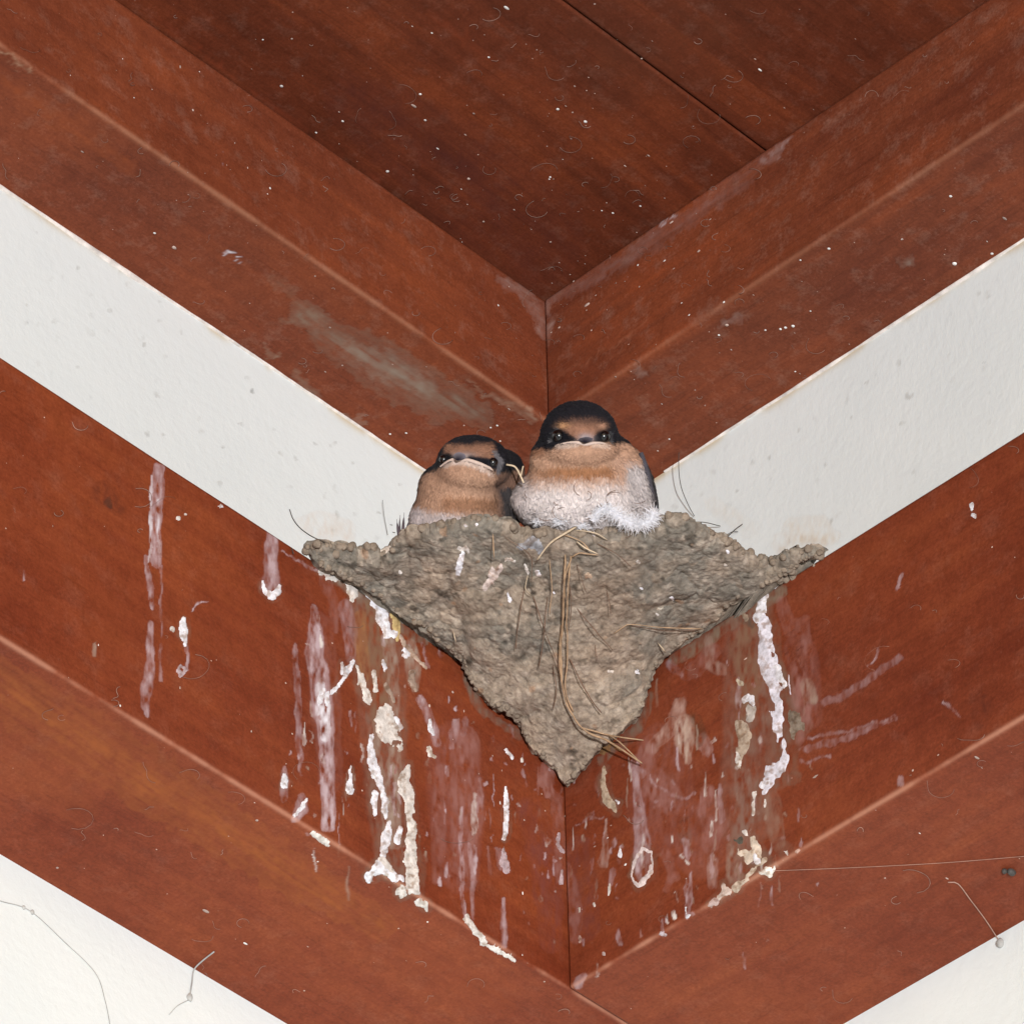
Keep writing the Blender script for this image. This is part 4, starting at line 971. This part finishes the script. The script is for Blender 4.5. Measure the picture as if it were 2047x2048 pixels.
for tx, ty, tr, tn in ((1118, 1042, 15, 60), (1165, 1050, 14, 55), (1072, 1044, 10, 35)):
    cur = []
    zt = min(AR-zR(tx, ty, 40.)-5, drim+22)
    for i in range(tn):
        a = random.uniform(0, 6.28); ln = tr*random.uniform(.4, 1.3); s = np.array([0, .35, .7, 1]); cu = random.uniform(-.8, .8); ox_, oy_ = random.gauss(0, tr*.35), random.gauss(0, tr*.3)
        px = tx+ox_+ln*s*math.cos(a)-cu*ln*s*s*math.sin(a); py = ty+oy_+.7*(ln*s*math.sin(a)+cu*ln*s*s*math.cos(a))
        cur.append((at(px, py, zt-random.uniform(0, 6)*s), np.array([.5, .45, .35, .2])))
    hairs(cur, 1, M_down, 'down_tuft', nestE)
M_wisp = plain('lining_wisp', (.58, .52, .52), .8, var=.35, fq=.05)
cur = []
for i in range(260):
    x = random.uniform(1045, 1308); y = random.gauss(1034, 18)
    if y < 992 or y > 1075: continue
    if x < 1090 and y > 1040: continue
    r = random.uniform(12, 40); a0 = random.uniform(0, 6.28); ar = random.uniform(.25, .9); s = np.linspace(0, 1, 7)
    px = x+r*(np.cos(a0+ar*s)-math.cos(a0+ar/2)); py = y+r*(np.sin(a0+ar*s)-math.sin(a0+ar/2))*.8
    zb = AR-zR(min(max(x, 1040), 1300), min(y, 1060), 40.)-random.uniform(1, 9)
    dd = min(zb, drim+26)
    cur.append((at(px, py, np.full(7, dd)+random.uniform(-3, 3)*s), random.choice((.25, .3, .4, .5))*np.array([.6, 1, 1, 1, 1, .9, .4])))
o = hairs(cur, 1, M_wisp, 'nest_lining', nestE, 'stuff')
cur = []
for i in range(14):
    x = random.uniform(1060, 1300); y = random.gauss(1010, 22); r = random.uniform(10, 30); a0 = random.uniform(0, 6.28); ar = random.uniform(.8, 2.4); s = np.linspace(0, 1, 10)
    zb = min(AR-zR(x, min(y, 1060), 40.), drim+20)-random.uniform(4, 14)
    cur.append((at(x+r*np.cos(a0+ar*s), y+r*.7*np.sin(a0+ar*s), np.full(10, zb)), .45))
hairs(cur, 1, M_twig, 'lining_hair', nestE, 'stuff')
# straws sticking up between the birds
for pts, r in (([(1012,929),(1030,934),(1041,953),(1047,966)], 1.7), ([(1041,953),(1044,940),(1046,932)], 1.3)):
    q = smooth_path(pts, 3); V, F2 = tube(at(q[:, 0], q[:, 1], np.full(len(q), drim+20.)), r, 6); mk('straw', V, F2, M_straw_pale, nestE)
# dark hairs curving out from the nest onto the wall
HAIR = [([(579,1019),(586,1038),(600,1056),(622,1072),(650,1085)], 1.0, 25), ([(1357,905),(1357,940),(1362,975),(1376,1010),(1388,1032)], .8, 20), ([(720,1050),(740,1058),(790,1065)], .6, 12), ([(725,1060),(745,1045),(785,1050)], .5, 10),
        ([(1455,1073),(1468,1060),(1484,1048)], .9, 5), ([(1452,1070),(1465,1063),(1475,1063)], .7, 5), ([(765,1000),(768,1030),(775,1070)], .5, 10), ([(1315,1050),(1350,1050),(1400,1044),(1440,1052)], .9, 4), ([(583,1096),(587,1108)], .9, 2)]
for pts, r, lf in HAIR:
    q = smooth_path(pts, 4); dz = (any_hit(q[-1:, 0], q[-1:, 1]+6)[0]-CAM)@fw
    e_ = dplane([q[0, 0]], [q[0, 1]], 1 if q[0, 0] < 1100 else 0, 0)[0]
    dd = np.linspace(dz+lf*3, dz, len(q))-4
    V, F2 = tube(at(q[:, 0], q[:, 1], dd), r, 5); mk('hair', V, F2, M_hair, nestE)

# ------------------------------------------------------------------ cobweb threads and stuck insects
def thread(pts, planes, r, mat, name, label, cat, blobs=(), group=None):
    q = smooth_path(pts, 6)
    if planes == 'L3': d = dplane(q[:, 0], q[:, 1], 1, 0)
    d = np.array([min(v for v in (dplane([a], [b], 1, 0)[0], dplane([a], [b], 2, Z1)[0], dplane([a], [b], 0, 0)[0])) for a, b in q])-2.5
    P = at(q[:, 0], q[:, 1], d); V, F2 = tube(P, r, 5)
    if blobs:
        root = empty(name, P[0], label, cat, group); mk('thread', V, F2, mat, root)
        for (bx_, by_, rr, bm) in blobs:
            j = np.argmin(np.hypot(q[:, 0]-bx_, q[:, 1]-by_)); V, F2 = blob(P[j], rr, int(bx_), (1, 1, 1.4)); mk('caught_insect' if bm is M_hair else 'debris_knot', V, F2, bm, root)
    else: tag(mk(name, V, F2, mat), label, cat, group)
M_webd = plain('web_dusty', (.36, .35, .33), .8)
thread([(0,1802),(60,1822),(130,1885),(190,1945),(210,2000),(222,2060)], 'L', .8, M_webd, 'cobweb_thread', 'long faint cobweb thread curving down the cream wall at the bottom left', 'cobweb', [(44,1817,3.2,M_webd),(68,1824,3.6,M_webd)])
thread([(428,1904),(405,1922),(388,1940),(384,1965),(380,1990),(378,1998)], 'L', 1.5, M_webd, 'cobweb_thread', 'short cobweb thread ending in a grey knot, at the lower edge of the left beam', 'cobweb', [(380,1996,6,M_webd)])
thread([(378,2000),(355,2012),(338,2030)], 'L', .6, M_webd, 'cobweb_thread', 'tiny faint cobweb wisp below the grey knot on the bottom left wall', 'cobweb')
thread([(1545,1742),(1650,1738),(1780,1732),(1900,1725),(2060,1712)], 'R', .5, M_web, 'cobweb_thread', 'nearly level cobweb thread stretched across the underside of the right beam', 'cobweb')
thread([(1895,1765),(1915,1768),(1940,1800),(1970,1840),(1996,1880),(2002,1890)], 'R', 1.1, M_web, 'cobweb_thread', 'slanting cobweb thread with a pale knot over the lower edge of the right beam', 'cobweb', [(2000,1888,7,M_webd)])
Pd = onplane([2022], [1742], 2, Z1)[0]
V1, F1_ = blob(Pd-[0, 0, 3], 8, 4, (1.1, .8, .8)); V2_, F2_ = blob(Pd-[12, -6, 4], 5, 6); V, F2 = join([(V1, F1_), (V2_, F2_)])
tag(mk('insect_husk', V, F2, M_hair), 'small dark insect husk stuck under the right beam near the photo edge', 'insect')

# ------------------------------------------------------------------ lint and specks on the soffit and boards
def surf_hit(x, y):
    cands = []
    for ax, val, test in ((2, Z6, lambda p: p[0] < -WU and p[1] < -WU), (1, -WU, lambda p: Z4 < p[2] < Z6), (0, -WU, lambda p: Z4 < p[2] < Z6),
                          (2, Z4, lambda p: p[0] > -WU or p[1] > -WU), (1, -WL, lambda p: Z1 < p[2] < Z3), (0, -WL, lambda p: Z1 < p[2] < Z3), (2, Z1, lambda p: p[0] > -WL or p[1] > -WL), (1, 0, lambda p: True), (0, 0, lambda p: True)):
        d = dplane([x], [y], ax, val)[0]; p = at([x], [y], d)[0]
        if test(p): cands.append((d, ax, val, p))
    if not cands: return None
    return min(cands, key=lambda c: c[0])
def on_surface(px, py, lift):
    h = surf_hit(px[0], py[0])
    if h is None: return None
    d, ax, val, p = h; P = onplane(px, py, ax, val); P[:, ax] += -lift
    return P, ax, val
sets = {k: ([], [], []) for k in ('ceil', 'trim0', 'trim1', 'beam0', 'beam1')}
def key(ax, val, P):
    if ax == 2 and abs(val-Z6) < 1: return 'ceil'
    if val in (-WU, Z4): return 'trim0' if ax == 1 or (ax == 2 and P[1] > -WU) else 'trim1'
    if val in (-WL, Z1): return 'beam0' if ax == 1 or (ax == 2 and P[1] > -WL) else 'beam1'
    return None
def density(x, y):
    return .25+.9*math.exp(-((x-1000)/420.)**2-((y-330)/230.)**2)+.5*math.exp(-((x-1450)/300.)**2-((y-600)/200.)**2)+.25*math.exp(-((x-900)/400.)**2-((y-700)/150.)**2)
rd = random.Random(5)
nl = 0
while nl < 270:                                           # lint curls
    x, y = rd.uniform(0, 2047), rd.uniform(0, 2047)
    dn = density(x, y) if y < 1000 else (.20 if y > 1250 else .10)
    if rd.random() > dn: continue
    r = rd.choice((4, 6, 8, 10, 14, 18, 24)); a0 = rd.uniform(0, 6.28); ar = rd.uniform(.8, 4.5)*rd.choice((-1, 1)); s = np.linspace(0, 1, 12)
    if y > 1300: r *= 1.3
    rr = r*(1+.3*np.sin(s*5+a0)); res = on_surface(x+rr*np.cos(a0+ar*s), y+.7*rr*np.sin(a0+ar*s), 1.0)
    if res is None: continue
    P, ax, val = res; k_ = key(ax, val, P[0])
    if k_ is None: continue
    if k_ == 'beam0' and 560 < x < 1130 and y < 1900 and rd.random() < .6: continue
    sets[k_][0].append(tube(P, rd.choice((.3, .4, .5, .65)), 3)); nl += 1
ns = 0
SP = [(1115,218,4.2),(1170,243,4.6),(977,114,3),(1100,354,3),(563,172,4.5),(309,466,3.4),(1657,497,4),(1908,527,6),(1983,507,4),(1900,392,4),(1620,622,2.5),(1570,655,4),(1530,660,3),(1447,604,3.5),(1378,630,3.5),(1363,606,3),(1390,560,2.5),(994,851,3),(981,855,2.6),(1000,882,2.5),(780,868,3),(812,866,3),(1098,358,2.5),(1275,530,3),(1225,426,3),(632,265,3),(850,240,3.5),(540,376,3.2),(268,195,2),(1437,670,3),(1280,412,3),(1600,520,2.6),(685,242,3.5),(840,188,3.5),(1338,878,2.5),(1560,658,3.5),(1585,652,4.5)]
def speck(x, y, r, stretch=1.0, w=1):
    res = on_surface(np.array([x]), np.array([y]), .2)
    if res is None: return
    P, ax, val = res; k_ = key(ax, val, P[0])
    if k_ is None: return
    sq = [1.0, 1.0, 1.0]; sq[ax] = .4; sq[(ax+1) % 3] *= stretch
    sets[k_][w].append(blob(P[0], r, int(x*7+y) % 1000, sq, 8))
for x, y, r in SP: speck(x, y, r*.72, 1.2)
while ns < 560:
    x, y = rd.uniform(0, 2047), rd.uniform(0, 2047)
    dn = density(x, y) if y < 1000 else .16+.5*math.exp(-((x-1400)/300.)**2-((y-1650)/200.)**2)+.4*math.exp(-((x-800)/200.)**2-((y-1500)/250.)**2)
    if rd.random() > dn: continue
    speck(x, y, min(4.0, rd.expovariate(1/.7)+.4), rd.choice((1, 1, 1.5, 2.4)), 2 if rd.random() < .8 else 1); ns += 1
par = {'ceil': soff, 'trim0': trims[0], 'trim1': trims[1], 'beam0': beams[0], 'beam1': beams[1]}
for k_, (ll, ss, dd_) in sets.items():
    if dd_: V, F2 = join(dd_); mk('pale_dust', V, F2, M_dust, par[k_])['kind'] = 'stuff'
    if ll: V, F2 = join(ll); mk('lint', V, F2, M_lint, par[k_])['kind'] = 'stuff'
    if ss: V, F2 = join(ss); mk('dust_specks', V, F2, M_speck, par[k_])['kind'] = 'stuff'
for o in bpy.data.objects:
    if '_o' in o: del o['_o']
scene.render.engine = 'CYCLES'
